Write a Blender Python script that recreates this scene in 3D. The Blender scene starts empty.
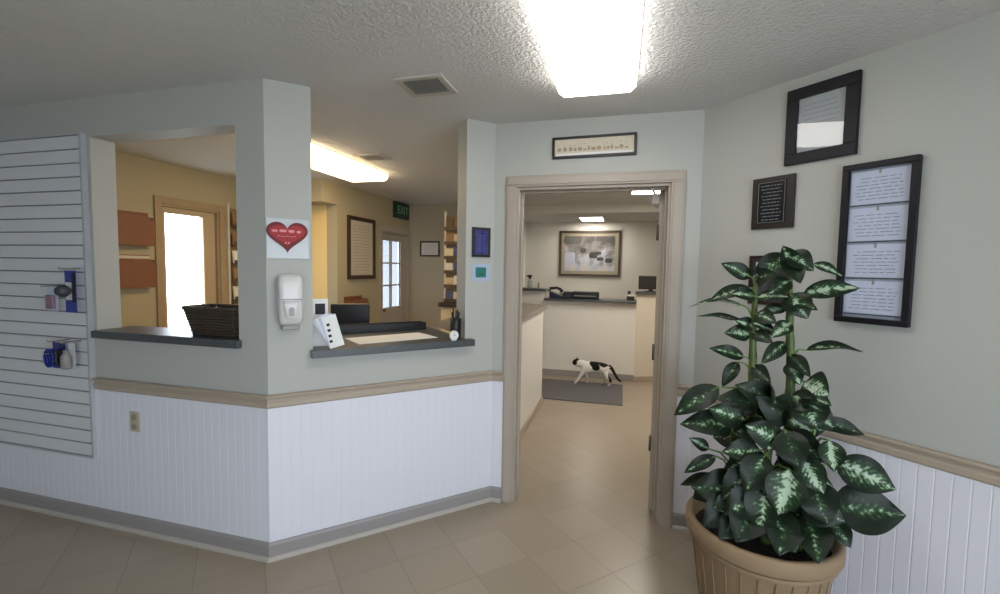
import bpy, bmesh, math, random
from mathutils import Vector, Matrix
random.seed(7)
SC = bpy.context.scene
COL = SC.collection
PI = math.pi
H = 2.44

# ------------------------------------------------------------------ helpers
def lin(h):
    h = h.lstrip('#')
    v = [int(h[i:i+2], 16)/255 for i in (0, 2, 4)]
    return tuple((c/12.92 if c <= .04045 else ((c+.055)/1.055)**2.4) for c in v) + (1,)

MATS = {}
def mat(name, color='#808080', rough=.6, metal=0, spec=.5, bump=0, bscale=40, bdist=.002, var=0, vscale=6, coat=0, emit=0, ecol=None):
    m = bpy.data.materials.new(name); m.use_nodes = True
    nt = m.node_tree; b = nt.nodes['Principled BSDF']
    c = lin(color)
    b.inputs['Base Color'].default_value = c
    b.inputs['Roughness'].default_value = rough
    b.inputs['Metallic'].default_value = metal
    b.inputs['Specular IOR Level'].default_value = spec
    b.inputs['Coat Weight'].default_value = coat
    tc = nt.nodes.new('ShaderNodeTexCoord')
    if var:
        n = nt.nodes.new('ShaderNodeTexNoise'); n.inputs['Scale'].default_value = vscale; n.inputs['Detail'].default_value = 5
        nt.links.new(tc.outputs['Object'], n.inputs['Vector'])
        mx = nt.nodes.new('ShaderNodeMix'); mx.data_type = 'RGBA'
        mx.inputs['A'].default_value = tuple(x*(1-var) for x in c[:3])+(1,)
        mx.inputs['B'].default_value = tuple(min(1, x*(1+var)) for x in c[:3])+(1,)
        nt.links.new(n.outputs['Fac'], mx.inputs['Factor']); nt.links.new(mx.outputs['Result'], b.inputs['Base Color'])
    if bump:
        n = nt.nodes.new('ShaderNodeTexNoise'); n.inputs['Scale'].default_value = bscale; n.inputs['Detail'].default_value = 4
        nt.links.new(tc.outputs['Object'], n.inputs['Vector'])
        bp = nt.nodes.new('ShaderNodeBump'); bp.inputs['Strength'].default_value = bump; bp.inputs['Distance'].default_value = bdist
        nt.links.new(n.outputs['Fac'], bp.inputs['Height']); nt.links.new(bp.outputs['Normal'], b.inputs['Normal'])
    if emit:
        b.inputs['Emission Color'].default_value = lin(ecol or color); b.inputs['Emission Strength'].default_value = emit
    MATS[name] = m
    return m

def bm_new(): return bmesh.new()
def box(bm, x0, x1, y0, y1, z0, z1, M=None, mi=0):
    vs = [Vector((x, y, z)) for z in (z0, z1) for y in (y0, y1) for x in (x0, x1)]
    if M: vs = [M @ v for v in vs]
    v = [bm.verts.new(p) for p in vs]
    for f in ((0, 2, 3, 1), (4, 5, 7, 6), (0, 1, 5, 4), (2, 6, 7, 3), (0, 4, 6, 2), (1, 3, 7, 5)):
        fc = bm.faces.new([v[i] for i in f]); fc.material_index = mi
def prism(bm, pts, z0, z1, M=None, mi=0):
    a = sum(pts[i][0]*pts[(i+1) % len(pts)][1]-pts[(i+1) % len(pts)][0]*pts[i][1] for i in range(len(pts)))
    if a < 0: pts = pts[::-1]
    T = (lambda p: M @ Vector(p)) if M else Vector
    lo = [bm.verts.new(T((x, y, z0))) for x, y in pts]; hi = [bm.verts.new(T((x, y, z1))) for x, y in pts]
    n = len(pts)
    for f in [bm.faces.new(lo[::-1]), bm.faces.new(hi)] + [bm.faces.new((lo[i], lo[(i+1) % n], hi[(i+1) % n], hi[i])) for i in range(n)]:
        f.material_index = mi
def ring_loft(bm, rings, close=True, caps=(True, True), mi=0, smooth=True):
    vr = [[bm.verts.new(p) for p in r] for r in rings]
    n = len(vr[0])
    for a, b in zip(vr[:-1], vr[1:]):
        for i in range(n if close else n-1):
            f = bm.faces.new((a[i], a[(i+1) % n], b[(i+1) % n], b[i])); f.smooth = smooth; f.material_index = mi
    if caps[0]: bm.faces.new(vr[0][::-1]).material_index = mi
    if caps[1]: bm.faces.new(vr[-1]).material_index = mi
def lathe(bm, prof, c=(0, 0, 0), n=32, caps=(True, True), M=None, mi=0):
    rs = []
    for r, z in prof:
        ring = [Vector((c[0]+r*math.cos(2*PI*i/n), c[1]+r*math.sin(2*PI*i/n), c[2]+z)) for i in range(n)]
        rs.append([M @ p for p in ring] if M else ring)
    ring_loft(bm, rs, caps=caps, mi=mi)
def tube(bm, pts, r, n=8, mi=0):
    pts = [Vector(p) for p in pts]; rr = r if isinstance(r, (list, tuple)) else [r]*len(pts)
    rings = []
    up = Vector((0, 0, 1))
    for i, p in enumerate(pts):
        d = (pts[min(i+1, len(pts)-1)]-pts[max(i-1, 0)]).normalized()
        a = d.cross(up if abs(d.z) < .9 else Vector((1, 0, 0))).normalized(); b = d.cross(a)
        rings.append([p+a*rr[i]*math.cos(2*PI*k/n)+b*rr[i]*math.sin(2*PI*k/n) for k in range(n)])
    ring_loft(bm, rings, mi=mi)
def rrect(w, h, r, n=5):   # rounded rectangle outline, centred
    out = []
    for cx, cy, a0 in ((w/2-r, h/2-r, 0), (-w/2+r, h/2-r, PI/2), (-w/2+r, -h/2+r, PI), (w/2-r, -h/2+r, 1.5*PI)):
        for k in range(n+1):
            a = a0+PI/2*k/n; out.append((cx+r*math.cos(a), cy+r*math.sin(a)))
    return out
def obj(name, bm, m, parent=None, bev=0, smooth=False):
    bmesh.ops.recalc_face_normals(bm, faces=bm.faces)
    me = bpy.data.meshes.new(name); bm.to_mesh(me); bm.free()
    if smooth:
        for p in me.polygons: p.use_smooth = True
    for x in (m if isinstance(m, (list, tuple)) else [m]): me.materials.append(x)
    o = bpy.data.objects.new(name, me); COL.objects.link(o)
    if parent: o.parent = parent
    if bev:
        md = o.modifiers.new('bevel', 'BEVEL'); md.width = bev; md.segments = 2; md.limit_method = 'ANGLE'; md.harden_normals = False
    return o
def tag(o, label, cat, group=None, kind=None):
    if label: o['label'] = label
    if cat: o['category'] = cat
    if group: o['group'] = group
    if kind: o['kind'] = kind
    return o
def thing(name, label, cat, loc=(0, 0, 0), rz=0, group=None):
    o = bpy.data.objects.new(name, None); COL.objects.link(o); o.empty_display_size = .1
    o.location = loc; o.rotation_euler = (0, 0, rz)
    return tag(o, label, cat, group)
def struct(name, bm, m, bev=0, loc=None, rz=0, parent=None):
    o = obj(name, bm, m, parent, bev)
    if parent is None: o['kind'] = 'structure'
    if loc: o.location = loc
    o.rotation_euler = (0, 0, rz)
    return o
def copy_tree(o, parent=None):
    c = o.copy(); COL.objects.link(c); c.parent = parent
    for ch in o.children: copy_tree(ch, c)
    return c

# ------------------------------------------------------------------ plan (metres, camera above the origin)
YA = 1.889                      # front face of the left wall
C1 = (-1.724, YA); C2 = (-0.801, 2.811); C3 = (0.42, 2.811)
T = .13
R45 = math.radians(45)
WB = (C1[0], C1[1], 0)          # origin of diagonal wall frame, rotated +45
WR = (C3[0], C3[1], 0)          # origin of right wall frame, rotated -45
LB = math.hypot(C2[0]-C1[0], C2[1]-C1[1])

# ------------------------------------------------------------------ materials
paint = mat('lobby_wall_paint', '#b2b3ad', .55, bump=.15, bscale=90, bdist=.001, spec=.3)
cream = mat('office_wall_paint', '#aea386', .6, bump=.1, bscale=90, bdist=.001, spec=.3)
yellow = mat('yellow_wall_paint', '#eccf8e', .6, spec=.3)
hallpaint = mat('hall_wall_paint', '#d9d6ce', .6, spec=.3)
white_ws = mat('white_beadboard', '#dcdce4', .42, spec=.4)
whitep = mat('white_panel', '#e2ded6', .5, spec=.4)
trimm = mat('taupe_trim', '#aa9f92', .45, var=.04, vscale=9)
railm = mat('taupe_rail', '#a99b8a', .45, var=.05, vscale=9)
basem = mat('grey_baseboard', '#928d8b', .5)
shoem = mat('pale_shoe_moulding', '#b0a9a1', .5)
wood = mat('oak_trim', '#a28c6c', .5, var=.12, vscale=14)
black = mat('black_plastic', '#17171a', .45)
blackwood = mat('black_frame_wood', '#121118', .5, spec=.3)
brownwood = mat('dark_brown_frame', '#3a2619', .4)
olivewood = mat('olive_brown_frame', '#4b4235', .4)
marble = mat('grey_laminate', '#474b4d', .35, var=.35, vscale=45, bump=.02)
marble2 = mat('grey_marble_laminate', '#857d74', .3, var=.25, vscale=30)
paper = mat('white_paper', '#e6e6e4', .7)
bluepaper = mat('bluish_paper', '#c3cbe0', .7, var=.05, vscale=30)
creampaper = mat('cream_paper', '#cfc5b0', .7, var=.06, vscale=20)
ink = mat('grey_ink', '#8088a0', .8)
darkink = mat('dark_ink', '#2b2b30', .8)
white_pl = mat('white_plastic', '#dcdad8', .3, spec=.5)
grey_pl = mat('grey_plastic', '#8d8a88', .35)
slatm = mat('slatwall_board', '#d2d3d6', .5)
slatback = mat('slatwall_groove', '#77777a', .6)
orange = mat('orange_brown_wood', '#7e4f33', .5, var=.12, vscale=20)
terra = mat('tan_planter', '#8c765b', .75, var=.12, vscale=12, bump=.3, bscale=60, bdist=.002)
soilm = mat('dark_soil', '#17120e', .95, bump=1, bscale=80, bdist=.01)
stemm = mat('green_cane', '#4d5e2a', .5, var=.25, vscale=25)
petm = mat('petiole_green', '#6f8a4c', .5)
chrome = mat('brushed_metal', '#b8b2a6', .3, metal=1)
brass = mat('aged_brass', '#a68450', .35, metal=1)
blue = mat('blue_card', '#26348c', .45, var=.2, vscale=40)
teal = mat('teal_card', '#1d7268', .5)
paleblue = mat('pale_blue_card', '#a8b6cc', .5)
navy = mat('navy_panel', '#25286e', .35)
redm = mat('deep_red_border', '#6a1216', .6)
red2 = mat('bright_red_face', '#a32227', .6)
pink = mat('pale_pink_lettering', '#dd8a8a', .5)
greyglass = mat('clear_plate', '#b6bbbc', .25, spec=.6)
wicker = mat('dark_wicker', '#40352b', .5, var=.45, vscale=60)
rubber = mat('grey_mat_rubber', '#615f60', .85, bump=.5, bscale=150, bdist=.003, var=.1, vscale=60)
exitg = mat('exit_green', '#12352b', .4)
exitl = mat('exit_letter', '#7fae96', .5)
ventm = mat('vent_metal', '#b9b5ac', .45)
ventd = mat('vent_dark', '#26262a', .8)
metalbox = mat('fixture_housing', '#cfcabf', .5)
tanpl = mat('beige_plastic', '#b9ad98', .45)
curtainm = mat('white_lace', '#e4e2dc', .9)
concrete = mat('exterior_paving', '#bdbdb8', .9)
magenta_n = mat('mauve_binding', '#8c6f7c', .6)

def emis(name, col, s):
    m = bpy.data.materials.new(name); m.use_nodes = True; nt = m.node_tree
    nt.nodes.remove(nt.nodes['Principled BSDF'])
    e = nt.nodes.new('ShaderNodeEmission'); e.inputs['Color'].default_value = lin(col); e.inputs['Strength'].default_value = s
    nt.links.new(e.outputs[0], nt.nodes['Material Output'].inputs['Surface'])
    return m
L_LOBBY, L_OFF, L_HALL = 12, 18, 33
lens_l = emis('fluorescent_lens_cool', '#fffaf4', L_LOBBY)
lens_o = emis('fluorescent_lens_warm', '#ffe0b2', L_OFF)
lens_h = emis('fluorescent_lens_hall', '#fff6ea', L_HALL)

def thin_glass(name, tint=(1, 1, 1, 1), f=1.0, rough=.02):
    m = bpy.data.materials.new(name); m.use_nodes = True; nt = m.node_tree
    nt.nodes.remove(nt.nodes['Principled BSDF'])
    t = nt.nodes.new('ShaderNodeBsdfTransparent'); t.inputs[0].default_value = tint
    g = nt.nodes.new('ShaderNodeBsdfGlossy'); g.inputs['Roughness'].default_value = rough
    lw = nt.nodes.new('ShaderNodeLayerWeight'); lw.inputs['Blend'].default_value = .5
    fr = nt.nodes.new('ShaderNodeMath'); fr.operation = 'POWER'; fr.inputs[1].default_value = 15.0; nt.links.new(lw.outputs['Facing'], fr.inputs[0])
    mu = nt.nodes.new('ShaderNodeMath'); mu.operation = 'MULTIPLY_ADD'; mu.inputs[1].default_value = .9*f; mu.inputs[2].default_value = .06*f
    mx = nt.nodes.new('ShaderNodeMixShader')
    nt.links.new(fr.outputs[0], mu.inputs[0]); nt.links.new(mu.outputs[0], mx.inputs[0])
    nt.links.new(t.outputs[0], mx.inputs[1]); nt.links.new(g.outputs[0], mx.inputs[2])
    nt.links.new(mx.outputs[0], nt.nodes['Material Output'].inputs['Surface'])
    return m
glass = thin_glass('picture_glass', f=.6)
winglass = thin_glass('door_glass')

# ceiling: sprayed popcorn texture
ceilm = mat('textured_ceiling', '#d6d6d4', .9, spec=.1)
def ceiling_tex(m):
    nt = m.node_tree; b = nt.nodes['Principled BSDF']; tc = nt.nodes.new('ShaderNodeTexCoord')
    n = nt.nodes.new('ShaderNodeTexNoise'); n.inputs['Scale'].default_value = 62; n.inputs['Detail'].default_value = 3; n.inputs['Roughness'].default_value = .6
    v = nt.nodes.new('ShaderNodeTexVoronoi'); v.inputs['Scale'].default_value = 70
    nt.links.new(tc.outputs['Object'], n.inputs['Vector']); nt.links.new(tc.outputs['Object'], v.inputs['Vector'])
    r = nt.nodes.new('ShaderNodeMapRange'); r.inputs[1].default_value = .42; r.inputs[2].default_value = .62
    nt.links.new(n.outputs['Fac'], r.inputs[0])
    mu = nt.nodes.new('ShaderNodeMath'); mu.operation = 'SUBTRACT'
    nt.links.new(r.outputs[0], mu.inputs[0]); nt.links.new(v.outputs['Distance'], mu.inputs[1])
    bp = nt.nodes.new('ShaderNodeBump'); bp.inputs['Strength'].default_value = .5; bp.inputs['Distance'].default_value = .008
    nt.links.new(mu.outputs[0], bp.inputs['Height']); nt.links.new(bp.outputs['Normal'], b.inputs['Normal'])
ceiling_tex(ceilm)

# floor: diagonal tiles
def tile_mat():
    m = mat('diagonal_floor_tile', '#a8957c', .32, spec=.4)
    nt = m.node_tree; b = nt.nodes['Principled BSDF']; tc = nt.nodes.new('ShaderNodeTexCoord')
    mp = nt.nodes.new('ShaderNodeMapping'); mp.inputs['Rotation'].default_value = (0, 0, math.radians(45))
    nt.links.new(tc.outputs['Object'], mp.inputs['Vector'])
    br = nt.nodes.new('ShaderNodeTexBrick'); br.offset = 0; br.squash = 1
    br.inputs['Scale'].default_value = 1/.305; br.inputs['Brick Width'].default_value = 1; br.inputs['Row Height'].default_value = 1
    br.inputs['Mortar Size'].default_value = .012; br.inputs['Mortar Smooth'].default_value = .4
    br.inputs['Color1'].default_value = lin('#a39684'); br.inputs['Color2'].default_value = lin('#9d907d'); br.inputs['Mortar'].default_value = lin('#928676')
    mp.inputs['Location'].default_value = (.085, -.085, 0)
    nt.links.new(mp.outputs[0], br.inputs['Vector'])
    n = nt.nodes.new('ShaderNodeTexNoise'); n.inputs['Scale'].default_value = 5; n.inputs['Detail'].default_value = 6
    nt.links.new(tc.outputs['Object'], n.inputs['Vector'])
    mx = nt.nodes.new('ShaderNodeMix'); mx.data_type = 'RGBA'; mx.blend_type = 'MULTIPLY'; mx.inputs['Factor'].default_value = .15
    cr = nt.nodes.new('ShaderNodeMapRange'); cr.inputs[3].default_value = .75; cr.inputs[4].default_value = 1.15
    nt.links.new(n.outputs['Fac'], cr.inputs[0]); nt.links.new(br.outputs['Color'], mx.inputs['A']); nt.links.new(cr.outputs[0], mx.inputs['B'])
    nt.links.new(mx.outputs['Result'], b.inputs['Base Color'])
    n2 = nt.nodes.new('ShaderNodeTexNoise'); n2.inputs['Scale'].default_value = 5; n2.inputs['Detail'].default_value = 1
    nt.links.new(tc.outputs['Object'], n2.inputs['Vector'])
    rr = nt.nodes.new('ShaderNodeMapRange'); rr.inputs[3].default_value = .27; rr.inputs[4].default_value = .27
    nt.links.new(n2.outputs['Fac'], rr.inputs[0])
    sb = nt.nodes.new('ShaderNodeMath'); sb.operation = 'MULTIPLY_ADD'; sb.inputs[1].default_value = -1
    nt.links.new(br.outputs['Fac'], sb.inputs[0])
    n3 = nt.nodes.new('ShaderNodeMath'); n3.operation = 'MULTIPLY'; n3.inputs[1].default_value = .5
    nt.links.new(n2.outputs['Fac'], n3.inputs[0]); sb.inputs[2].default_value = 0
    bp = nt.nodes.new('ShaderNodeBump'); bp.inputs['Strength'].default_value = .35; bp.inputs['Distance'].default_value = .004
    nt.links.new(sb.outputs[0], bp.inputs['Height']); nt.links.new(bp.outputs['Normal'], b.inputs['Normal'])
    return m
floorm = tile_mat()

# ------------------------------------------------------------------ room shell
bm = bm_new(); box(bm, -4.2, 2.55, -2.75, 8.95, -.12, 0); struct('floor', bm, floorm)
bm = bm_new(); box(bm, -4.2, 2.55, -2.75, 8.95, H, H+.12); struct('ceiling', bm, ceilm)

A0, A1 = -2.896, -1.899         # opening in the left wall
bm = bm_new()
box(bm, -4.05, A0, YA, YA+T, 0, H)
box(bm, A0, A1, YA, YA+T, 0, 1.098)
box(bm, A0, A1, YA, YA+T, 2.23, H)
inn = (C1[0]-T*math.tan(PI/8), YA+T)
prism(bm, [(A1, YA), C1, inn, (A1, YA+T)], 0, H)
struct('wall_left', bm, paint)

B0, B1 = .215, 1.105
bm = bm_new()
tt = T*math.tan(PI/8)
prism(bm, [(0, 0), (B0, 0), (B0, T), (tt, T)], 0, H)
box(bm, B0, B1, 0, T, 0, 1.044)
prism(bm, [(B1, 0), (LB, 0), (LB-tt, T), (B1, T)], 0, H)
struct('wall_diagonal', bm, paint, loc=WB, rz=R45)

DX0, DX1 = -.657, .261          # doorway
bm = bm_new()
prism(bm, [C2, (DX0, C2[1]), (DX0, C2[1]+T), (C2[0]-tt, C2[1]+T)], 0, H)
box(bm, DX0, DX1, C2[1], C2[1]+T, 2.04, H)
prism(bm, [(DX1, C2[1]), C3, (C3[0]+tt, C2[1]+T), (DX1, C2[1]+T)], 0, H)
struct('wall_back', bm, paint)

LR = 2.8
bm = bm_new(); prism(bm, [(0, 0), (LR, 0), (LR, T), (tt, T)], 0, H)
struct('wall_right', bm, paint, loc=WR, rz=-R45)
# rest of the lobby, behind the camera: wide storefront glazing in the rear wall, right wall solid
xr = C3[0]+LR*math.cos(R45); yr = C3[1]-LR*math.sin(R45)
bm = bm_new()
box(bm, xr, xr+T, .2, yr+.09, 0, H); box(bm, xr, xr+T, -2.6, -2.3, 0, H); box(bm, xr, xr+T, -2.3, .2, 0, .25); box(bm, xr, xr+T, -2.3, .2, 2.15, H)
struct('wall_east', bm, paint)
bm = bm_new()
box(bm, -4.18, .3, -2.73, -2.6, 0, H); box(bm, 2.3, xr+T, -2.73, -2.6, 0, H); box(bm, .3, 2.3, -2.73, -2.6, 0, .25); box(bm, .3, 2.3, -2.73, -2.6, 2.15, H)
struct('wall_front', bm, paint)
bm = bm_new()
for x in (.3, 1.27, 2.24): box(bm, x, x+.06, -2.70, -2.63, .25, 2.15)
box(bm, .36, 2.24, -2.70, -2.63, .25, .31); box(bm, .36, 2.24, -2.70, -2.63, 2.09, 2.15)
wf = struct('window_2', bm, white_pl)
bm = bm_new(); box(bm, .36, 2.24, -2.668, -2.662, .31, 2.09); obj('window_pane', bm, winglass, wf)
bm = bm_new()
for y in (-2.3, -1.49, -.67, .14): box(bm, xr+.03, xr+.1, y, y+.06, .25, 2.15)
box(bm, xr+.03, xr+.1, -2.24, .14, .25, .31); box(bm, xr+.03, xr+.1, -2.24, .14, 2.09, 2.15)
wf = struct('window_1', bm, white_pl)
bm = bm_new(); box(bm, xr+.062, xr+.068, -2.24, .14, .31, 2.09); obj('window_pane', bm, winglass, wf)

# exterior west wall with the far door, and the jog in the office
bm = bm_new()
box(bm, -4.18, -4.05, -2.73, YA, 0, H)
box(bm, -4.18, -4.05, YA, 3.19, 0, H, mi=1); box(bm, -4.18, -4.05, 3.80, 4.51, 0, H, mi=1); box(bm, -4.18, -4.05, 3.19, 3.80, 2.07, H, mi=1)
struct('wall_west', bm, [paint, cream])
bm = bm_new()
box(bm, -4.05, -3.18, 4.38, 4.51, 0, H)
struct('wall_alcove', bm, yellow)
bm = bm_new()
box(bm, -3.18, -3.05, 4.38, 5.34, 0, H); box(bm, -3.18, -3.05, 5.34, 6.06, 2.0, H); box(bm, -3.18, -3.05, 6.06, 6.27, 0, H)
struct('wall_office_side', bm, cream)
bm = bm_new(); box(bm, -3.05, -1.85, 6.14, 6.27, 0, H); struct('wall_office_rear', bm, mat('rear_office_paint', '#b4ad9c', .6, spec=.3))
bm = bm_new(); box(bm, -1.98, -1.85, 6.27, 8.8, 0, H); struct('wall_hall_left', bm, hallpaint)
bm = bm_new(); box(bm, -1.98, 1.43, 8.8, 8.93, 0, H); struct('wall_hall_rear', bm, hallpaint)
bm = bm_new(); box(bm, 1.3, 1.43, 2.06, 8.8, 0, H); struct('wall_hall_right', bm, hallpaint)
bm = bm_new(); box(bm, -1.85, 1.3, 6.45, 6.57, 2.32, H); struct('trim_header_beam', bm, hallpaint)
bm = bm_new(); box(bm, -4.05, -3.05, 4.12, 4.38, 2.2, H); struct('trim_soffit', bm, cream)

# ------------------------------------------------------------------ wainscot, rails, baseboards
def beadboard(bm, L, z0, z1, pitch=.0508, x0=0):
    g = .0035; n = int(round((L-x0)/pitch)); p = (L-x0)/n
    for i in range(n):
        a = x0+i*p
        pts = [(a, 0), (a, -.0079), (a+g, -.009), (a+p-g, -.009), (a+p, -.0079), (a+p, 0)]
        lo = [bm.verts.new((x, y, z0)) for x, y in pts]; hi = [bm.verts.new((x, y, z1)) for x, y in pts]
        for k in range(5): bm.faces.new((lo[k], lo[k+1], hi[k+1], hi[k]))
        bm.faces.new(hi)
def rail_profile(bm, L, m0, m1, prof):     # extrude a (depth, z) profile along x with mitred ends (m0/m1 = dx per depth)
    a = [bm.verts.new((m0*d, -d, z)) for d, z in prof]; b = [bm.verts.new((L+m1*d, -d, z)) for d, z in prof]
    n = len(prof)
    for i in range(n): bm.faces.new((a[i], a[(i+1) % n], b[(i+1) % n], b[i]))
    bm.faces.new(a); bm.faces.new(b[::-1])
k45 = math.tan(PI/8)
RAIL = [(0, .798), (.012, .798), (.018, .806), (.018, .826), (.013, .832), (.013, .846), (.026, .852), (.028, .860), (.022, .866), (0, .866)]
BASE = [(0, 0), (.014, 0), (.014, .078), (.008, .092), (0, .092)]
SHOE = [(.014, 0), (.028, 0), (.027, .012), (.021, .020), (.014, .022)]
# (side, origin, rotation, length, mitre at start, mitre at end) ; convex corner lengthens, concave shortens
runs = [('left', (-4.05, YA, 0), 0, 4.05+C1[0], 0, k45), ('diagonal', WB, R45, LB, -k45, -k45),
        ('back', (C2[0], C2[1], 0), 0, DX0-.066-C2[0], k45, 0), ('back_right', (DX1+.074, C2[1], 0), 0, C3[0]-DX1-.074, 0, -k45),
        ('right', WR, -R45, LR, k45, 0)]
for i, (side, o, rz, L, m0, m1) in enumerate(runs):
    bm = bm_new(); beadboard(bm, L, .08, .80); struct('trim_%d' % (i+6), bm, white_ws, loc=o, rz=rz)
    cut = 1.135 if side == 'left' else 0          # the rail stops at the slatwall board
    bm = bm_new(); rail_profile(bm, L-cut, m0, m1, RAIL); struct('trim_%d' % (i+1), bm, railm, loc=(o[0]+cut, o[1], o[2]), rz=rz)
    bm = bm_new(); rail_profile(bm, L, m0, m1, [(d+.009 if d else 0, z) for d, z in BASE]); bs = struct('baseboard_'+side, bm, basem, loc=o, rz=rz)
    bm = bm_new(); rail_profile(bm, L, m0, m1, [(d+.009, z) for d, z in SHOE]); obj('shoe_moulding', bm, shoem, bs)
# corner bead where the panelling turns
bm = bm_new(); prism(bm, [(C1[0]-.012, YA-.0095), (C1[0]+.004, YA-.0105), (C1[0]+.0165, YA+.006), (C1[0]+.0, YA)], .08, .80); struct('trim_corner', bm, white_ws)
# office / hall baseboards
bm = bm_new(); box(bm, -1.85, .2, 6.437, 6.449, 0, .09); struct('baseboard_hall', bm, basem)

# ------------------------------------------------------------------ doorway casing
y0 = C2[1]
bm = bm_new()
for xa, xb in ((DX0-.066, DX0+.004), (DX1-.004, DX1+.074)):
    box(bm, xa, xb, y0-.016, y0, 0, 2.04); box(bm, xa+.012, xb-.012, y0-.022, y0-.016, 0, 2.04)
box(bm, DX0-.066, DX1+.074, y0-.016, y0, 2.04, 2.108); box(bm, DX0-.054, DX1+.062, y0-.022, y0-.016, 2.052, 2.096)
box(bm, DX0, DX0+.018, y0, y0+T, 0, 2.022); box(bm, DX1-.018, DX1, y0, y0+T, 0, 2.022); box(bm, DX0, DX1, y0, y0+T, 2.022, 2.04)
for xa, xb in ((DX0+.018, DX0+.03), (DX1-.03, DX1-.018)): box(bm, xa, xb, y0+.06, y0+.09, 0, 2.01)
box(bm, DX0+.018, DX1-.018, y0+.06, y0+.09, 2.01, 2.022)
struct('trim_door_casing', bm, trimm, bev=.003)
# open door leaf folded back into the hall
bm = bm_new()
W = .86
box(bm, 0, .044, 0, W, .012, 2.02)
door = struct('door_1', bm, trimm, loc=(.205, y0+T+.012, 0), rz=math.radians(-9), bev=.002)
hingem = mat('dull_hinge_metal', '#6a6258', .5, metal=.6)
for z in (.40, .98, 1.72):
    bm = bm_new(); box(bm, -.006, 0, -.004, .03, z, z+.09); lathe(bm, [(.007, z-.004), (.007, z+.094)], c=(-.003, -.006, 0), n=10); obj('hinge', bm, hingem, door)
bm = bm_new(); box(bm, -.045, 0, .03, .26, 1.945, 2.005); box(bm, -.04, -.025, -.10, .05, 2.007, 2.018); obj('door_closer', bm, white_pl, door, bev=.004)
bm = bm_new(); lathe(bm, [(.012, 0), (.012, .03), (.026, .04), (.028, .055), (.018, .066)], n=16, M=Matrix.Translation((.044, W-.07, .95)) @ Matrix.Rotation(PI/2, 4, 'Y')); obj('door_knob', bm, brass, door)

# ------------------------------------------------------------------ counters of the reception
def slab(name, pts, z0, z1, label, cat, m, loc=(0, 0, 0), rz=0):
    bm = bm_new(); prism(bm, pts, z0, z1); o = obj(name, bm, m, None, bev=.006); o.location = loc; o.rotation_euler = (0, 0, rz)
    return tag(o, label, cat)
slab('countertop', [(A0-.002, -.035+0), (A1+.02, -.035), (A1+.02, -.001), (A1-.002, -.001), (A1-.002, T+.001), (A1+.02, T+.001), (A1+.02, .21), (A0-.02, .21), (A0-.02, T+.001), (A0+.002, T+.001)],
     1.099, 1.142, 'dark grey laminate sill counter in the framed pass-through opening, under the wicker basket', 'countertop', marble, loc=(0, YA, 0))
slab('countertop', [(B0-.012, -.055), (B1+.045, -.055), (B1+.045, -.001), (B1-.002, -.001), (B1-.002, T+.001), (B1+.0, T+.001), (B1+.0, .62), (B0-.1, .62), (B0-.1, T+.001), (B0+.002, T+.001), (B0+.002, -.001), (B0-.012, -.001)],
     1.045, 1.085, 'grey laminate reception counter in the diagonal wall opening, below the heart sign and plaques', 'countertop', marble, loc=WB, rz=R45)
# desk behind the diagonal counter
t = thing('reception_desk', 'low beige desk behind the diagonal reception counter, carrying the black monitor', 'desk', WB, R45)
bm = bm_new(); box(bm, .1, 1.5, .64, 1.25, .72, .75); obj('desk_top', bm, wood, t, bev=.004)
for xa in (.12, 1.45):
    bm = bm_new(); box(bm, xa, xa+.03, .66, 1.23, 0, .719); obj('side_panel', bm, wood, t)
bm = bm_new(); box(bm, .151, 1.449, .67, .69, .1, .719); obj('modesty_panel', bm, wood, t)

# ------------------------------------------------------------------ ceiling fixtures
def wrap_light(name, label, x0, x1, ya, yb, lens, cat='ceiling light'):
    t = thing(name, label, cat, ((x0+x1)/2, (ya+yb)/2, H))
    w = (x1-x0)/2; l = (yb-ya)/2
    bm = bm_new(); box(bm, -w+.03, w-.03, -l+.004, l-.004, -.03, 0); obj('housing', bm, metalbox, t)
    bm = bm_new()
    prof = [(-w, -.008), (-w+.004, -.045), (-w+.03, -.068), (w-.03, -.068), (w-.004, -.045), (w, -.008)]
    a = [bm.verts.new((x, -l, z)) for x, z in prof]; b = [bm.verts.new((x, l, z)) for x, z in prof]
    for i in range(5): bm.faces.new((a[i], a[i+1], b[i+1], b[i]))
    bm.faces.new(a); bm.faces.new(b[::-1])
    obj('lens', bm, lens, t)
    bm = bm_new()
    box(bm, -w-.004, -w+.03, -l-.004, l+.004, -.007, 0); box(bm, w-.03, w+.004, -l-.004, l+.004, -.007, 0)
    obj('edge_channel', bm, metalbox, t)
wrap_light('ceiling_light', 'large bright white wraparound fluorescent light on the textured lobby ceiling', -.333, .038, 1.06, 2.28, lens_l)
wrap_light('ceiling_light', 'warm white wraparound fluorescent light on the office ceiling beyond the reception counter', -2.67, -2.25, 2.86, 4.06, lens_o)
def troffer(label, x0, x1, ya, yb, lens):
    t = thing('ceiling_light', label, 'ceiling light', ((x0+x1)/2, (ya+yb)/2, H))
    w = (x1-x0)/2; l = (yb-ya)/2
    bm = bm_new(); box(bm, -w-.03, -w, -l-.03, l+.03, -.014, 0); box(bm, w, w+.03, -l-.03, l+.03, -.014, 0); box(bm, -w, w, -l-.03, -l, -.014, 0); box(bm, -w, w, l, l+.03, -.014, 0)
    obj('frame', bm, metalbox, t)
    bm = bm_new(); box(bm, -w, w, -l, l, -.011, -.002); obj('lens', bm, lens, t)
troffer('bright flat ceiling light just inside the hall, cut by the top of the doorway', .08, .5, 4.35, 5.62, lens_h)
troffer('small distant ceiling light glowing above the framed hall picture', -.74, -.36, 7.95, 8.6, lens_h)

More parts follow.
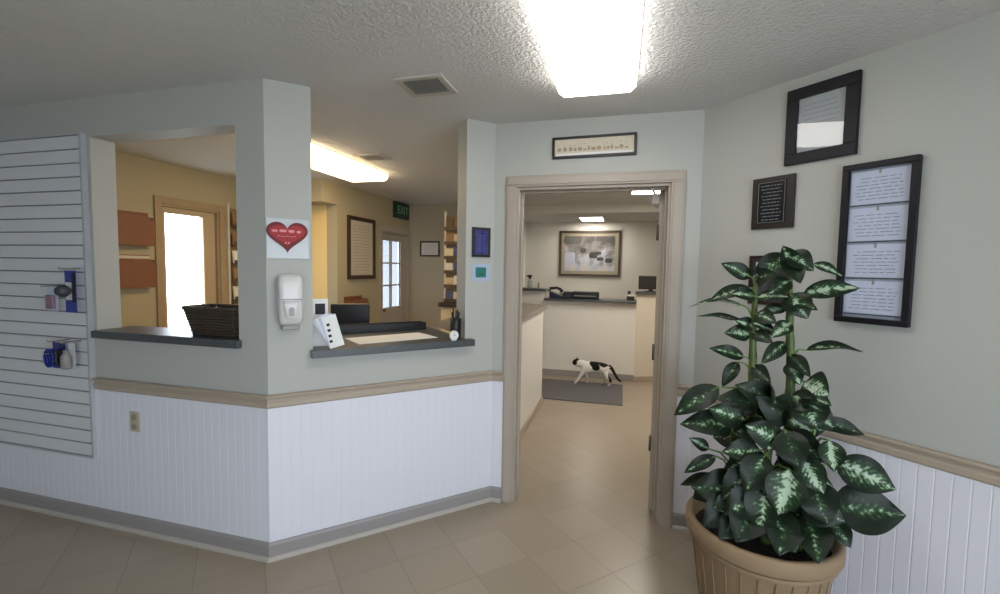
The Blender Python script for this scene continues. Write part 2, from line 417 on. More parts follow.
def vent(label, loc, w, l, rz=0):
    t = thing('ceiling_vent', label, 'air vent', loc, rz, 'square ceiling vents')
    bm = bm_new(); d = .03
    for a in ((-w, w, -l, -l+d), (-w, w, l-d, l), (-w, -w+d, -l+d, l-d), (w-d, w, -l+d, l-d)): box(bm, *a, -.012, 0)
    obj('frame', bm, ventm, t, bev=.002)
    bm = bm_new(); box(bm, -w+d, w-d, -l+d, l-d, -.002, 0); obj('backing', bm, ventd, t)
    bm = bm_new(); n = 9
    for i in range(n):
        y = -l+d+(i+.5)*(2*l-2*d)/n
        box(bm, -w+d, w-d, -.008, .008, -.0008, .0008, M=Matrix.Translation((0, y, -.008)) @ Matrix.Rotation(math.radians(40), 4, 'X'))
    obj('louvre', bm, ventm, t)
vent('square metal air vent in the textured lobby ceiling, left of the large bright light', (-.975, 2.145, H), .125, .115)
vent('small metal air vent in the office ceiling beside the warm fluorescent light', (-2.03, 3.41, H), .12, .1)

# ------------------------------------------------------------------ slatwall
t = thing('slatwall_panel', 'white grooved slatwall display board on the left wall, holding blue pet supplies', 'display board', (-2.938, YA, 0))
bm = bm_new(); box(bm, -1.1, 0, -.010, -.0005, .40, 2.236); obj('backing_board', bm, slatback, t)
bm = bm_new(); p = 1.836/24
for i in range(24):
    z = .40+i*p; box(bm, -1.1, -.004, -.022, -.010, z+.003, z+p-.004)
obj('slat_face', bm, slatm, t, bev=.001)
bm = bm_new(); box(bm, 0, .016, -.028, -.0005, .39, 2.246); box(bm, -1.1, 0, -.028, -.0005, 2.236, 2.246); box(bm, -1.1, 0, -.028, -.0005, .39, .40); obj('edge_trim', bm, mat('grey_edge_trim', '#aeb0b4', .5), t)
def hanging_pack(label, x, z, w, h, cm, bodyf, name='blister_pack', cat='pet product'):
    t = thing(name, label, cat, (x, YA-.024, z), 0, 'goods hanging on the slatwall')
    bm = bm_new(); tube(bm, [(0, .0, h+.01), (0, -.1, h+.01), (0, -.105, h+.02)], .003); obj('peg_hook', bm, chrome, t)
    bm = bm_new(); box(bm, -w/2, w/2, -.052, -.05, 0, h); obj('card', bm, cm, t)
    bodyf(t, w, h)
def b1(t, w, h):
    bm = bm_new(); lathe(bm, [(.001, -.03), (.022, -.026), (.034, -.008), (.034, .01), (.02, .03), (.001, .032)], n=20, M=Matrix.Translation((-.005, -.085, h*.52)) @ Matrix.Rotation(PI/2, 4, 'X')); obj('ball_toy', bm, mat('dark_grey_rubber', '#3b4048', .5), t)
    bm = bm_new(); box(bm, -w/2+.006, w/2-.006, -.0535, -.0522, h*.3, h*.72); obj('blank_window', bm, slatm, t)
    bm = bm_new(); box(bm, w/2-.016, w/2-.004, -.062, -.0536, h*.25, h*.95); obj('black_strap', bm, black, t)
hanging_pack('blue and white carded product with dark round toy hanging midway up the slatwall', -2.972, 1.245, .085, .235, blue, b1)
def b2(t, w, h):
    bm = bm_new(); 
    for k in range(4):
        a = [(.035*math.cos(u)+.0, -.065-.012*k, h*.45+.048*math.sin(u)) for u in [2*PI*j/20 for j in range(21)]]
        tube(bm, a, .006, 6)
    obj('coiled_lead', bm, blue, t)
    bm = bm_new(); box(bm, w/2-.03, w/2, -.10, -.054, h*.2, h*.75); obj('black_clasp', bm, black, t, bev=.006)
hanging_pack('deep blue coiled lead with black clasp hanging low on the slatwall', -3.085, .92, .10, .15, navy, b2, 'coiled_lead_pack')
def b3(t, w, h):
    bm = bm_new(); lathe(bm, [(.018, 0), (.024, .01), (.024, h*.5), (.012, h*.62), (.012, h*.75)], n=16, c=(0, -.08, .0)); obj('bottle', bm, grey_pl, t)
hanging_pack('slim grey bottle on a pale card beside the coiled blue lead', -2.985, .93, .05, .14, slatm, b3, 'carded_bottle')
def b4(t, w, h):
    bm = bm_new(); box(bm, -w/2+.01, w/2-.01, -.07, -.053, .01, h-.04); obj('pouch', bm, magenta_n, t, bev=.005)
hanging_pack('mauve and grey pouch hanging left of the blue carded toy on the slatwall', -3.12, 1.25, .08, .13, bluepaper, b4, 'hanging_pouch')

# ------------------------------------------------------------------ wall bits in the lobby
t = thing('wall_outlet', 'small beige electrical outlet on the white panelling under the left opening', 'electrical outlet', (-2.618, YA-.009, .638))
bm = bm_new(); box(bm, -.036, .036, -.006, 0, -.057, .057); obj('cover_plate', bm, tanpl, t, bev=.002)
bm = bm_new()
for z in (-.026, .026): lathe(bm, [(.017, 0), (.017, .004)], n=16, M=Matrix.Translation((0, -.006, z)) @ Matrix.Rotation(PI/2, 4, 'X'))
obj('socket', bm, mat('socket_grey', '#8f8878', .5), t)

# heart sign
t = thing('heart_sign', 'red heart sign on a clear square plate on the pier between the two reception openings', 'sign', (WB[0], WB[1], 0), R45)
bm = bm_new(); box(bm, .002, .2, -.006, 0, 1.563, 1.764); obj('plate', bm, greyglass, t, bev=.001)
def heart(s, n=48):
    out = []
    for i in range(n):
        a = 2*PI*i/n; x = 16*math.sin(a)**3; y = 13*math.cos(a)-5*math.cos(2*a)-2*math.cos(3*a)-math.cos(4*a)
        out.append((x*s, y*s))
    return out
def flat_shape(bm, pts, y0, y1, cx, cz):
    a = [bm.verts.new((cx+x, y0, cz+z)) for x, z in pts]; b = [bm.verts.new((cx+x, y1, cz+z)) for x, z in pts]; n = len(pts)
    bm.faces.new(a); bm.faces.new(b[::-1])
    for i in range(n): bm.faces.new((a[i], a[(i+1) % n], b[(i+1) % n], b[i]))
bm = bm_new(); flat_shape(bm, [(x*1.04, z*.93) for x, z in heart(.0058)], -.0065, -.011, .098, 1.682); obj('heart_border', bm, redm, t)
bm = bm_new(); flat_shape(bm, [(x*1.08, z*.78) for x, z in heart(.0048)], -.0112, -.0125, .098, 1.686); obj('heart_face', bm, red2, t)
bm = bm_new()
for cx, cz, w, h in ((.040, 1.701, .028, .011), (.078, 1.702, .034, .013), (.117, 1.701, .028, .014), (.151, 1.699, .020, .013)):
    flat_shape(bm, rrect(w, h, h*.48), -.0127, -.0132, cx, cz)
for i in range(7): flat_shape(bm, rrect(.008, .004, .0018), -.0127, -.0132, .058+i*.0125, 1.676-.0015*(i % 3))
obj('heart_lettering', bm, pink, t)
bm = bm_new()
for cx in (.094, .108): flat_shape(bm, rrect(.009, .008, .003), -.0127, -.0132, cx-.004, 1.642)
obj('small_lettering', bm, pink, t)

# soap dispenser
t = thing('soap_dispenser', 'white wall-mounted soap dispenser with grey push bar below the heart sign', 'soap dispenser', (WB[0], WB[1], 0), R45)
bm = bm_new()
rings = []
for z, w, d in ((1.225, .085, .05), (1.24, .10, .075), (1.27, .108, .088), (1.36, .112, .094), (1.43, .114, .096), (1.465, .108, .085), (1.482, .085, .06), (1.487, .05, .03)):
    rings.append([Vector((.104+x*w, -.002-max(0, -(y-.5))*d, z)) for x, y in rrect(1, 1, .28)])
ring_loft(bm, rings); obj('housing', bm, white_pl, t)
bm = bm_new()
rings = [[Vector((.104+x*w, -.094-(.5-y)*d, z)) for x, y in rrect(1, 1, .35)] for z, w, d in ((1.262, .03, .01), (1.27, .05, .016), (1.33, .066, .022), (1.352, .07, .012))]
ring_loft(bm, rings); obj('push_bar', bm, white_pl, t)
bm = bm_new(); flat_shape(bm, rrect(.024, .045, .01), -.100, -.119, .104, 1.30); obj('viewing_window', bm, grey_pl, t)
bm = bm_new(); box(bm, .052, .156, -.0985, -.090, 1.357, 1.362); obj('seam', bm, grey_pl, t)
bm = bm_new(); box(bm, .062, .146, -.055, -.002, 1.2, 1.226); obj('drip_tray', bm, grey_pl, t, bev=.006)

# generic framed thing builder
def framed(name, label, cat, loc, rz, w, h, fw, fm, face, depth=.022, glassy=True, tilt=0, matw=0, matm=None, roll=0):
    t = thing(name, label, cat, loc, rz)
    t.rotation_euler = (tilt, roll, rz)
    bm = bm_new()
    for a in ((-w/2, w/2, -h/2, -h/2+fw), (-w/2, w/2, h/2-fw, h/2), (-w/2, -w/2+fw, -h/2+fw, h/2-fw), (w/2-fw, w/2, -h/2+fw, h/2-fw)):
        box(bm, a[0], a[1], -depth, 0, a[2], a[3])
    obj('frame', bm, fm, t, bev=.002)
    iw, ih = w-2*fw, h-2*fw
    bm = bm_new(); box(bm, -iw/2, iw/2, -.008, -.001, -ih/2, ih/2); obj('backing', bm, matm if matm else face, t)
    if matw:
        bm = bm_new(); box(bm, -iw/2+matw, iw/2-matw, -.010, -.0082, -ih/2+matw, ih/2-matw); obj('picture', bm, face, t)
    if glassy:
        bm = bm_new(); box(bm, -iw/2, iw/2, -.0175, -.0165, -ih/2, ih/2); obj('glazing', bm, glass, t)
    return t
def lines(t, name, m, rows, x0, x1, z0, z1, y=-.0115, th=.0035, seed=1, ragged=.25, words=0):
    rnd = random.Random(seed); bm = bm_new()
    for i in range(rows):
        z = z1-(i+.5)*(z1-z0)/rows
        a = x0+rnd.random()*ragged*(x1-x0)*.5; b = x1-rnd.random()*ragged*(x1-x0)*.5
        x = a
        while x < b:
            l = min((.012+.03*rnd.random())*(x1-x0)/.15, b-x)
            box(bm, x, x+l, y, y+.0006, z-th/2, z+th/2); x += l+.006*(x1-x0)/.15
    return obj(name, bm, m, t)

# navy plaque and teal card on the pier
def wb(s, z, d=0): return (WB[0]+math.cos(R45)*s, WB[1]+math.sin(R45)*s, z)
t = framed('wall_plaque', 'small navy blue plaque in a black frame on the pier right of the counter', 'plaque', wb(1.208, 1.692), R45, .128, .186, .016, black, navy, .014)
lines(t, 'lettering', mat('faded_blue_ink', '#5560a8', .6), 8, -.03, .03, -.06, .05, seed=3, y=-.0095, th=.004)
t = thing('teal_card', 'small teal green card on a pale blue backing, under the navy plaque', 'sign', wb(1.213, 1.503), R45)
bm = bm_new(); box(bm, -.064, .064, -.003, 0, -.055, .055); obj('backing_card', bm, paleblue, t, bev=.001)
bm = bm_new(); box(bm, -.040, .034, -.0045, -.003, -.032, .032); obj('teal_face', bm, teal, t)
bm = bm_new()
for k, (x, z) in enumerate(((-.022, -.026), (-.012, -.02), (-.004, -.014), (.002, -.02), (.008, -.013), (-.014, -.012))): box(bm, x, x+.005, -.0052, -.0046, z, z+.007)
obj('printed_mark', bm, darkink, t)

# sign over the doorway: wide, with a row of small brown figures
t = framed('framed_print', 'long narrow black-framed cream print hanging above the doorway', 'picture', (-.801+.612, y0, 2.268), 0, .494, .128, .014, black, creampaper, .018, glassy=False, roll=math.radians(-.6))
rnd = random.Random(5); bm = bm_new(); x = -.215
browni = mat('sepia_ink', '#a39179', .8)
while x < .21:
    w = .010+.018*rnd.random(); h = .010+.016*rnd.random()
    flat_shape(bm, rrect(w, h, min(w, h)*.4), -.0083, -.0090, x+w/2, -.022+h/2)
    if rnd.random() < .5: flat_shape(bm, rrect(.008, .006, .0025), -.0083, -.0090, x+w*.3, .006+.015*rnd.random())
    x += w+.004+.008*rnd.random()
obj('printed_figures', bm, browni, t)
bm = bm_new(); box(bm, -.225, .225, -.009, -.0082, -.046, -.034); obj('pale_strip', bm, paper, t)

def wr(s, z): return (WR[0]+math.cos(R45)*s, WR[1]-math.sin(R45)*s, z)
t = framed('framed_certificate', 'square certificate in a wide black frame, highest on the right wall', 'framed certificate', wr(.602, 2.212), -R45, .292, .346, .05, blackwood, mat('pale_grey_paper', '#a7adb0', .7), .022)
lines(t, 'printed_text', mat('soft_grey_ink', '#888c90', .8), 9, -.075, .075, -.1, .1, seed=8, y=-.0085)
t = framed('certificate_rack', 'tall black frame holding four stacked bluish certificates on the right wall', 'framed certificates', wr(.836, 1.657), -R45, .256, .668, .024, blackwood, mat('blue_grey_mat', '#9aa3b4', .7), .03)
for k in range(4):
    zc = .232-k*.152
    bm = bm_new(); box(bm, -.1, .1, -.0105, -.0082, zc-.068, zc+.068); cd = obj('certificate', bm, bluepaper, t)
    lines(cd, 'printed_text', ink, 7, -.085, .085, zc-.055, zc+.045, seed=20+k, th=.003, y=-.0112)
    bm = bm_new(); box(bm, -.1, .1, -.0125, -.0106, zc-.074, zc-.071); obj('divider_strip', bm, darkink, t)
    bm = bm_new(); box(bm, -.004, .004, -.0125, -.0106, zc+.054, zc+.072); obj('clip', bm, grey_pl, t)
def plaque(label, s, z, h, seed):
    t = thing('wall_plaque', label, 'plaque', wr(s, z), -R45)
    bm = bm_new(); box(bm, -.101, .101, -.016, 0, -h/2, h/2); obj('wooden_board', bm, mat('dark_walnut_board', '#1d1611', .5), t, bev=.003)
    bm = bm_new(); box(bm, -.074, .066, -.0185, -.016, -h/2+.026, h/2-.022); obj('engraved_plate', bm, mat('black_engraved_plate', '#15161a', .25), t, bev=.001)
    lines(t, 'engraved_text', mat('silver_engraving', '#666a6c', .5), 11, -.056, .048, -h/2+.035, h/2-.035, seed=seed, y=-.0192, th=.0045)
    bm = bm_new()
    for a in ((-.068, .06, -h/2+.030, -h/2+.0315), (-.068, .06, h/2-.0275, h/2-.026), (-.068, -.0665, -h/2+.03, h/2-.026), (.0585, .06, -h/2+.03, h/2-.026)): box(bm, a[0], a[1], -.0192, -.0186, a[2], a[3])
    obj('engraved_border', bm, grey_pl, t)
plaque('dark wooden plaque with black engraved plate, below left of the square certificate', .408, 1.873, .252, 31)
t = framed('framed_photo', 'dark brown framed picture half hidden behind the top leaves of the plant', 'picture', wr(.41, 1.492), -R45, .202, .245, .02, mat('reddish_dark_frame', '#20140f', .4), mat('dark_green_print', '#141d18', .5, var=.4, vscale=18), .018)
bm = bm_new(); box(bm, -.07, -.05, -.0085, -.008, .07, .09); obj('white_corner_mark', bm, paper, t)

# ------------------------------------------------------------------ planter with variegated plant
def leaf_material():
    m = mat('variegated_leaf', '#2f4a2a', .45, spec=.3)
    nt = m.node_tree; b = nt.nodes['Principled BSDF']
    uv = nt.nodes.new('ShaderNodeUVMap'); uv.uv_map = 'UVMap'; sp = nt.nodes.new('ShaderNodeSeparateXYZ'); nt.links.new(uv.outputs[0], sp.inputs[0])
    ab = nt.nodes.new('ShaderNodeMath'); ab.operation = 'ABSOLUTE'; nt.links.new(sp.outputs[0], ab.inputs[0])
    # herringbone side veins: bands in (v - .35|u|), broken by noise
    ma = nt.nodes.new('ShaderNodeMath'); ma.operation = 'MULTIPLY_ADD'; ma.inputs[1].default_value = -.28
    nt.links.new(ab.outputs[0], ma.inputs[0]); nt.links.new(sp.outputs[1], ma.inputs[2])
    mm = nt.nodes.new('ShaderNodeMath'); mm.operation = 'MULTIPLY'; mm.inputs[1].default_value = 62; nt.links.new(ma.outputs[0], mm.inputs[0])
    sn = nt.nodes.new('ShaderNodeMath'); sn.operation = 'SINE'; nt.links.new(mm.outputs[0], sn.inputs[0])
    tc = nt.nodes.new('ShaderNodeTexCoord'); n = nt.nodes.new('ShaderNodeTexNoise'); n.inputs['Scale'].default_value = 55; n.inputs['Detail'].default_value = 3
    nt.links.new(tc.outputs['Object'], n.inputs['Vector'])
    # pale = .55 - .75|u| + .22 sin + (noise-.5)*.9
    e1 = nt.nodes.new('ShaderNodeMath'); e1.operation = 'MULTIPLY_ADD'; e1.inputs[1].default_value = -1.0; e1.inputs[2].default_value = .2; nt.links.new(ab.outputs[0], e1.inputs[0])
    e2 = nt.nodes.new('ShaderNodeMath'); e2.operation = 'MULTIPLY_ADD'; e2.inputs[1].default_value = .10; nt.links.new(sn.outputs[0], e2.inputs[0]); nt.links.new(e1.outputs[0], e2.inputs[2])
    e3 = nt.nodes.new('ShaderNodeMath'); e3.operation = 'MULTIPLY_ADD'; e3.inputs[1].default_value = 1.5; e3.label = 'mottle'; nt.links.new(n.outputs['Fac'], e3.inputs[0]); nt.links.new(e2.outputs[0], e3.inputs[2])
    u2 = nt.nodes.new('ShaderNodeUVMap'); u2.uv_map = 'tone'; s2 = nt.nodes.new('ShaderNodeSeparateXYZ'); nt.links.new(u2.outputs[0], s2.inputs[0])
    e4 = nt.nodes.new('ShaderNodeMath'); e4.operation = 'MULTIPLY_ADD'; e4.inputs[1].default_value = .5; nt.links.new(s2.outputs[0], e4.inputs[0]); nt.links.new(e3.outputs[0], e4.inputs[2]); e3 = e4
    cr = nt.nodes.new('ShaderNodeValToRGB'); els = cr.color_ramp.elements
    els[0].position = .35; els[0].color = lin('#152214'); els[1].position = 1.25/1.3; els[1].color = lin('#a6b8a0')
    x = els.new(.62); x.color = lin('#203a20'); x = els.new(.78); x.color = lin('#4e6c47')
    nt.links.new(e3.outputs[0], cr.inputs[0]); nt.links.new(cr.outputs[0], b.inputs['Base Color'])
    return m
leafm = leaf_material()
def add_leaf(bm, base, tip, w, roll, bend=.16, fold=.12, tone=.5):
    uvl = bm.loops.layers.uv.get('UVMap') or bm.loops.layers.uv.new('UVMap')
    tl = bm.loops.layers.uv.get('tone') or bm.loops.layers.uv.new('tone')
    base = Vector(base); tip = Vector(tip); d = tip-base; L = d.length; d.normalize()
    side = d.cross(Vector((0, 1, 0)))
    if side.length < .2: side = d.cross(Vector((1, 0, 0)))
    side.normalize(); nrm = side.cross(d).normalized()
    if nrm.y > 0: nrm = -nrm
    # roll tips the blade: 0 faces the viewer, ~pi/2 edge-on and lying flat
    up = Vector((0, 0, 1))
    n2 = (nrm*math.cos(roll)+(up-d*up.dot(d)).normalized()*math.sin(roll)).normalized()
    s2 = d.cross(n2).normalized()
    N = 12; K = 6; rows = []
    for i in range(N+1):
        v = i/N; ww = w*.5*max(0, (math.sin(PI*min(1, v**.78)))**.85)*(1-.12*v)
        if i == 0 or i == N: ww = w*.012
        c = base+d*(L*v)+n2*(bend*L*(4*v*(1-v))*.45)-up*(0)
        row = []
        for k in range(K+1):
            u = -1+2*k/K
            wav = .035*w*math.sin(9*v+3*u)*abs(u)
            p = c+s2*(ww*u)+n2*(abs(u)*ww*fold*2+wav)
            row.append((bm.verts.new(p), u, v))
        rows.append(row)
    for a, b_ in zip(rows[:-1], rows[1:]):
        for k in range(K):
            q = (a[k], a[k+1], b_[k+1], b_[k]); f = bm.faces.new([x[0] for x in q]); f.smooth = True
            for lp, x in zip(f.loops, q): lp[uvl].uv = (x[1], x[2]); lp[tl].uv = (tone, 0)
LEAVES = [[-0.039,0,1.51,-0.152,-0.05,1.567,0.065,0.3],[-0.037,0,1.464,-0.196,0.0,1.402,0.06,0.5],[-0.068,0,1.391,-0.274,-0.02,1.372,0.06,1.35],[-0.065,0,1.323,-0.251,0.05,1.328,0.06,1.3],[0.092,0,1.574,0.066,-0.08,1.635,0.07,0.3],[0.083,-0.02,1.605,0.174,-0.04,1.539,0.085,0.4],[0.171,-0.02,1.566,0.267,0.0,1.521,0.05,0.7],[0.144,-0.02,1.447,0.329,0.03,1.476,0.075,0.5],[0.1,-0.03,1.446,0.162,-0.06,1.353,0.1,0.1],[0.091,0,1.598,-0.035,-0.04,1.507,0.09,0.3],[-0.014,-0.03,1.429,0.092,-0.08,1.436,0.06,0.8],[0.091,0,1.387,-0.007,-0.05,1.36,0.05,0.6],[-0.032,0,1.27,-0.128,-0.05,1.272,0.07,0.4],[-0.05,0,1.17,-0.183,-0.05,1.202,0.06,0.6],[-0.072,0,1.146,-0.126,-0.04,1.038,0.055,0.2],[0.097,0,1.248,0.013,-0.06,1.158,0.06,0.3],[0.166,0,1.222,0.353,0.04,1.228,0.06,1.15],[0.061,0,1.282,-0.034,-0.05,1.326,0.05,0.6],[0.114,-0.02,1.171,0.148,-0.07,1.093,0.07,0.2],[-0.137,-0.05,1.039,-0.303,-0.12,0.906,0.1,0.5],[-0.077,-0.06,0.883,-0.28,-0.1,0.865,0.11,0.7],[-0.165,-0.05,0.761,-0.244,-0.08,0.804,0.05,0.5],[-0.136,-0.06,0.74,-0.256,-0.1,0.652,0.055,0.5],[-0.132,-0.06,0.653,-0.272,-0.08,0.585,0.05,0.7],[-0.013,-0.1,0.631,-0.218,-0.16,0.624,0.15,0.6],[0.274,-0.06,0.639,0.5,-0.02,0.643,0.17,0.55],[0.282,0,0.789,0.475,0.02,0.718,0.13,0.4],[0.218,-0.02,0.951,0.37,0.02,0.909,0.06,0.5],[0.245,-0.12,0.909,0.261,-0.16,0.806,0.08,0.2],[0.155,-0.16,0.834,0.23,-0.2,0.732,0.1,0.2],[0.274,-0.08,0.585,0.33,-0.12,0.518,0.07,0.5],[0.068,-0.18,0.608,0.154,-0.24,0.506,0.13,0.3],[0.048,-0.16,0.681,-0.087,-0.22,0.569,0.12,0.3],[0.068,-0.08,1.022,-0.074,-0.14,1.076,0.1,0.4],[0.12,-0.1,0.956,0.001,-0.16,1.047,0.1,0.2],[0.165,-0.06,1.105,0.236,-0.12,1.075,0.12,0.3],[0.165,-0.1,1.043,0.207,-0.14,0.946,0.12,0.1],[0.089,-0.14,0.883,-0.031,-0.2,0.938,0.11,0.3],[0.103,-0.16,0.932,0.153,-0.22,0.81,0.11,0.1],[0.025,-0.12,0.822,-0.107,-0.18,0.806,0.09,0.5],[0.042,-0.16,0.82,-0.019,-0.22,0.681,0.11,0.2],[0.125,-0.18,0.788,0.092,-0.24,0.631,0.13,0.1],[0.192,-0.14,0.75,0.248,-0.2,0.621,0.13,0.2],[0.165,-0.14,0.664,0.302,-0.16,0.629,0.12,0.4],[-0.033,-0.1,0.928,-0.169,-0.14,0.965,0.1,0.4],[0.017,-0.06,0.989,-0.147,-0.1,1.001,0.09,0.7],[0.055,-0.08,0.918,0.114,-0.12,1.071,0.09,0.3],[0.011,-0.14,0.745,-0.099,-0.18,0.609,0.11,0.3],[0.046,-0.18,0.729,0.038,-0.22,0.527,0.12,0.2],[-0.036,-0.14,0.609,-0.133,-0.2,0.575,0.08,0.6]]
plant = thing('potted_plant', 'tall variegated green houseplant in a tan round planter against the right wall', 'houseplant', (.56, 2.10, 0), -math.radians(14.93))
cx = .04
bm = bm_new()
lathe(bm, [(.19, 0), (.2, .01), (.225, .15), (.262, .40), (.266, .405), (.285, .41), (.292, .42), (.292, .468), (.286, .477), (.268, .477), (.262, .468), (.255, .40), (.05, .39)], c=(cx, 0, 0), n=56)
pot = obj('planter', bm, terra, plant)
bm = bm_new(); lathe(bm, [(.272, .384), (.28, .392), (.272, .400)], c=(cx, 0, 0), n=56, caps=(False, False)); 
for k in range(28):
    a = 2*PI*k/28; M = Matrix.Translation((cx, 0, 0)) @ Matrix.Rotation(a, 4, 'Z')
    tube(bm, [M @ Vector((.205, 0, .02)), M @ Vector((.232, 0, .15)), M @ Vector((.262, 0, .37))], .002, 6)
obj('planter_ribbing', bm, terra, pot)
bm = bm_new(); lathe(bm, [(.256, .41), (.2, .425), (.08, .435), (.01, .437)], c=(cx, 0, 0), n=40, caps=(False, True)); obj('soil', bm, soilm, plant)
canes = [([(0, -.02, .42), (-.01, -.02, .9), (-.014, -.01, 1.1), (-.022, 0, 1.26), (-.02, 0, 1.46), (-.02, 0, 1.52)], [.02, .018, .017, .013, .009, .005]),
         ([(.11, -.01, .42), (.125, -.02, .9), (.118, -.01, 1.15), (.105, 0, 1.35), (.098, 0, 1.52), (.09, -.01, 1.61)], [.02, .018, .016, .013, .009, .005]),
         ([(.06, -.08, .42), (.05, -.1, .7), (.06, -.11, .95)], [.019, .016, .008]),
         ([(.17, -.06, .42), (.19, -.08, .65), (.2, -.08, .9)], [.018, .015, .008]),
         ([(-.06, -.06, .42), (-.07, -.08, .65), (-.08, -.07, .86)], [.016, .013, .007])]
stems = []
for pts, rr in canes:
    P = [Vector(p) for p in pts]; Q = []; RR = []
    for i in range(len(P)-1):
        for k in range(6):
            u = k/6; Q.append(P[i].lerp(P[i+1], u)); r_ = rr[i]*(1-u)+rr[i+1]*u; RR.append(r_*(1.12 if k == 0 or k == 3 else 1))
    Q.append(P[-1]); RR.append(rr[-1])
    bm = bm_new(); tube(bm, Q, RR, 12); stems.append((obj('cane', bm, stemm, plant), Q))
rnd = random.Random(11)
extra = []
for k in range(46):      # inner and rear leaves of the bush
    a = rnd.uniform(0, 2*PI); z = rnd.uniform(.55, 1.06); q = 1-abs(z-.78)/.42*.4
    rb = rnd.uniform(.0, .1); rt = rb+rnd.uniform(.12, .19)*q
    c0 = Vector((.07+rb*math.cos(a), -.04+rb*math.sin(a)*.8, z))
    rt_y = min(rt, .17)
    tip = Vector((.07+rt*math.cos(a), -.04+rt_y*math.sin(a), z+rnd.uniform(-.1, .02)))
    if tip.y > .10: tip.y = .10
    extra.append([*c0, *tip, rnd.uniform(.08, .12), rnd.uniform(.3, 1.0)])
fol = [bm_new() for _ in stems]
extra += [[-.05, -.12, .60, -.16, -.22, .50, .13, .3], [.02, -.14, .62, -.04, -.27, .50, .14, .3], [.12, -.14, .60, .10, -.28, .50, .13, .4], [.2, -.12, .60, .22, -.26, .50, .12, .4], [-.08, -.02, .62, -.22, -.06, .53, .12, .6], [.0, -.1, .57, -.10, -.26, .49, .12, .5],
          [-.02, -.02, 1.50, .05, -.09, 1.53, .07, .3], [-.02, -.02, 1.43, -.11, -.08, 1.44, .06, .5], [-.015, -.02, 1.36, .06, -.08, 1.33, .065, .4], [.1, -.02, 1.50, .02, -.09, 1.44, .065, .3],
          [.1, -.02, 1.42, .19, -.08, 1.39, .06, .5], [.11, -.02, 1.33, .04, -.08, 1.27, .06, .3], [-.02, -.02, 1.28, .05, -.08, 1.25, .055, .4], [.1, -.01, 1.57, .13, -.08, 1.49, .07, .2], [-.02, 0, 1.30, -.09, -.06, 1.33, .055, .5], [.11, -.02, 1.2, .18, -.08, 1.13, .06, .4], [-.015, -.02, 1.14, .05, -.09, 1.09, .06, .3]]
for L in LEAVES+extra:
    b_, tp, w, ro = Vector(L[:3]), Vector(L[3:6]), L[6], L[7]
    best = min(range(len(stems)), key=lambda i: min((q-b_).length for q in stems[i][1]))
    q = min(stems[best][1], key=lambda q: (q-(b_-Vector((0, 0, .05)))).length)
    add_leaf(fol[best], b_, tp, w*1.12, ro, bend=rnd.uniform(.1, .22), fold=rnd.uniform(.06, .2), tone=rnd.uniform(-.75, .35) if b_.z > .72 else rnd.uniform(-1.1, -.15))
    d = (tp-b_).normalized()
    tube(fol[best], [q, q.lerp(b_, .5)+Vector((0, 0, .02)), b_, b_+d*.02], [.005, .0045, .0035, .003], 6, mi=1)
for i, (s, _) in enumerate(stems):
    obj('foliage', fol[i], [leafm, petm], s)

# ------------------------------------------------------------------ things on the two reception counters
def wbp(s, d, z): return (WB[0]+math.cos(R45)*s-math.sin(R45)*d, WB[1]+math.sin(R45)*s+math.cos(R45)*d, z)
ZB = 1.0855
# upright card
t = thing('counter_sign', 'white upright card with a black square, at the left end of the reception counter', 'sign', wbp(.262, .09, ZB), R45-.1)
M = Matrix.Rotation(math.radians(-6), 4, 'X')
bm = bm_new(); box(bm, -.045, .045, 0, .003, 0, .262, M=M); obj('card', bm, paper, t)
bm = bm_new(); box(bm, -.022, .03, -.001, 0, .175, .235, M=M); obj('black_square', bm, darkink, t)
bm = bm_new(); box(bm, -.045, .045, -.001, .06, 0, .003); obj('foot', bm, paper, t)
t = thing('leaflet_stack', 'fanned white leaflets with dark marks leaning beside the upright card', 'leaflets', wbp(.31, -.03, ZB+.001), R45)
M = Matrix.Translation((.01, 0, 0)) @ Matrix.Rotation(math.radians(-24), 4, 'Y')
for k in range(4):
    bm = bm_new(); MM = Matrix.Translation((-.012, .006*k, 0)) @ Matrix.Rotation(math.radians(-14-5*k), 4, 'Y') @ Matrix.Rotation(math.radians(-10), 4, 'X')
    box(bm, 0, .075, 0, .002, 0, .175, M=MM); lf = obj('leaflet', bm, bluepaper if k % 2 else paper, t)
bm = bm_new(); MM = Matrix.Translation((-.012, -.0005, 0)) @ Matrix.Rotation(math.radians(-14), 4, 'Y') @ Matrix.Rotation(math.radians(-10), 4, 'X')
for k in range(4): box(bm, .006+.003*k, .022+.003*k, -.001, 0, .03+k*.03, .044+k*.03, M=MM)
obj('dark_mark', bm, darkink, t)
# papers
t = thing('paper_sheet', 'large white sheet of paper lying in the middle of the reception counter', 'paper', wbp(.70, .22, ZB), R45)
bm = bm_new(); box(bm, -.25, .25, -.14, .12, 0, .002, M=Matrix.Rotation(.12, 4, 'Z')); obj('sheet', bm, paper, t)
# black strip organiser
t = thing('desk_ledge_organiser', 'long low black organiser tray along the rear edge of the reception counter', 'desk organiser', wbp(.74, .56, ZB), R45)
bm = bm_new(); box(bm, -.3, .3, -.05, .05, 0, .012); box(bm, -.3, .3, -.05, -.044, .012, .05); box(bm, -.3, .3, .044, .05, .012, .05); box(bm, -.3, -.294, -.044, .044, .012, .05); box(bm, .294, .3, -.044, .044, .012, .05)
obj('tray', bm, black, t, bev=.002)
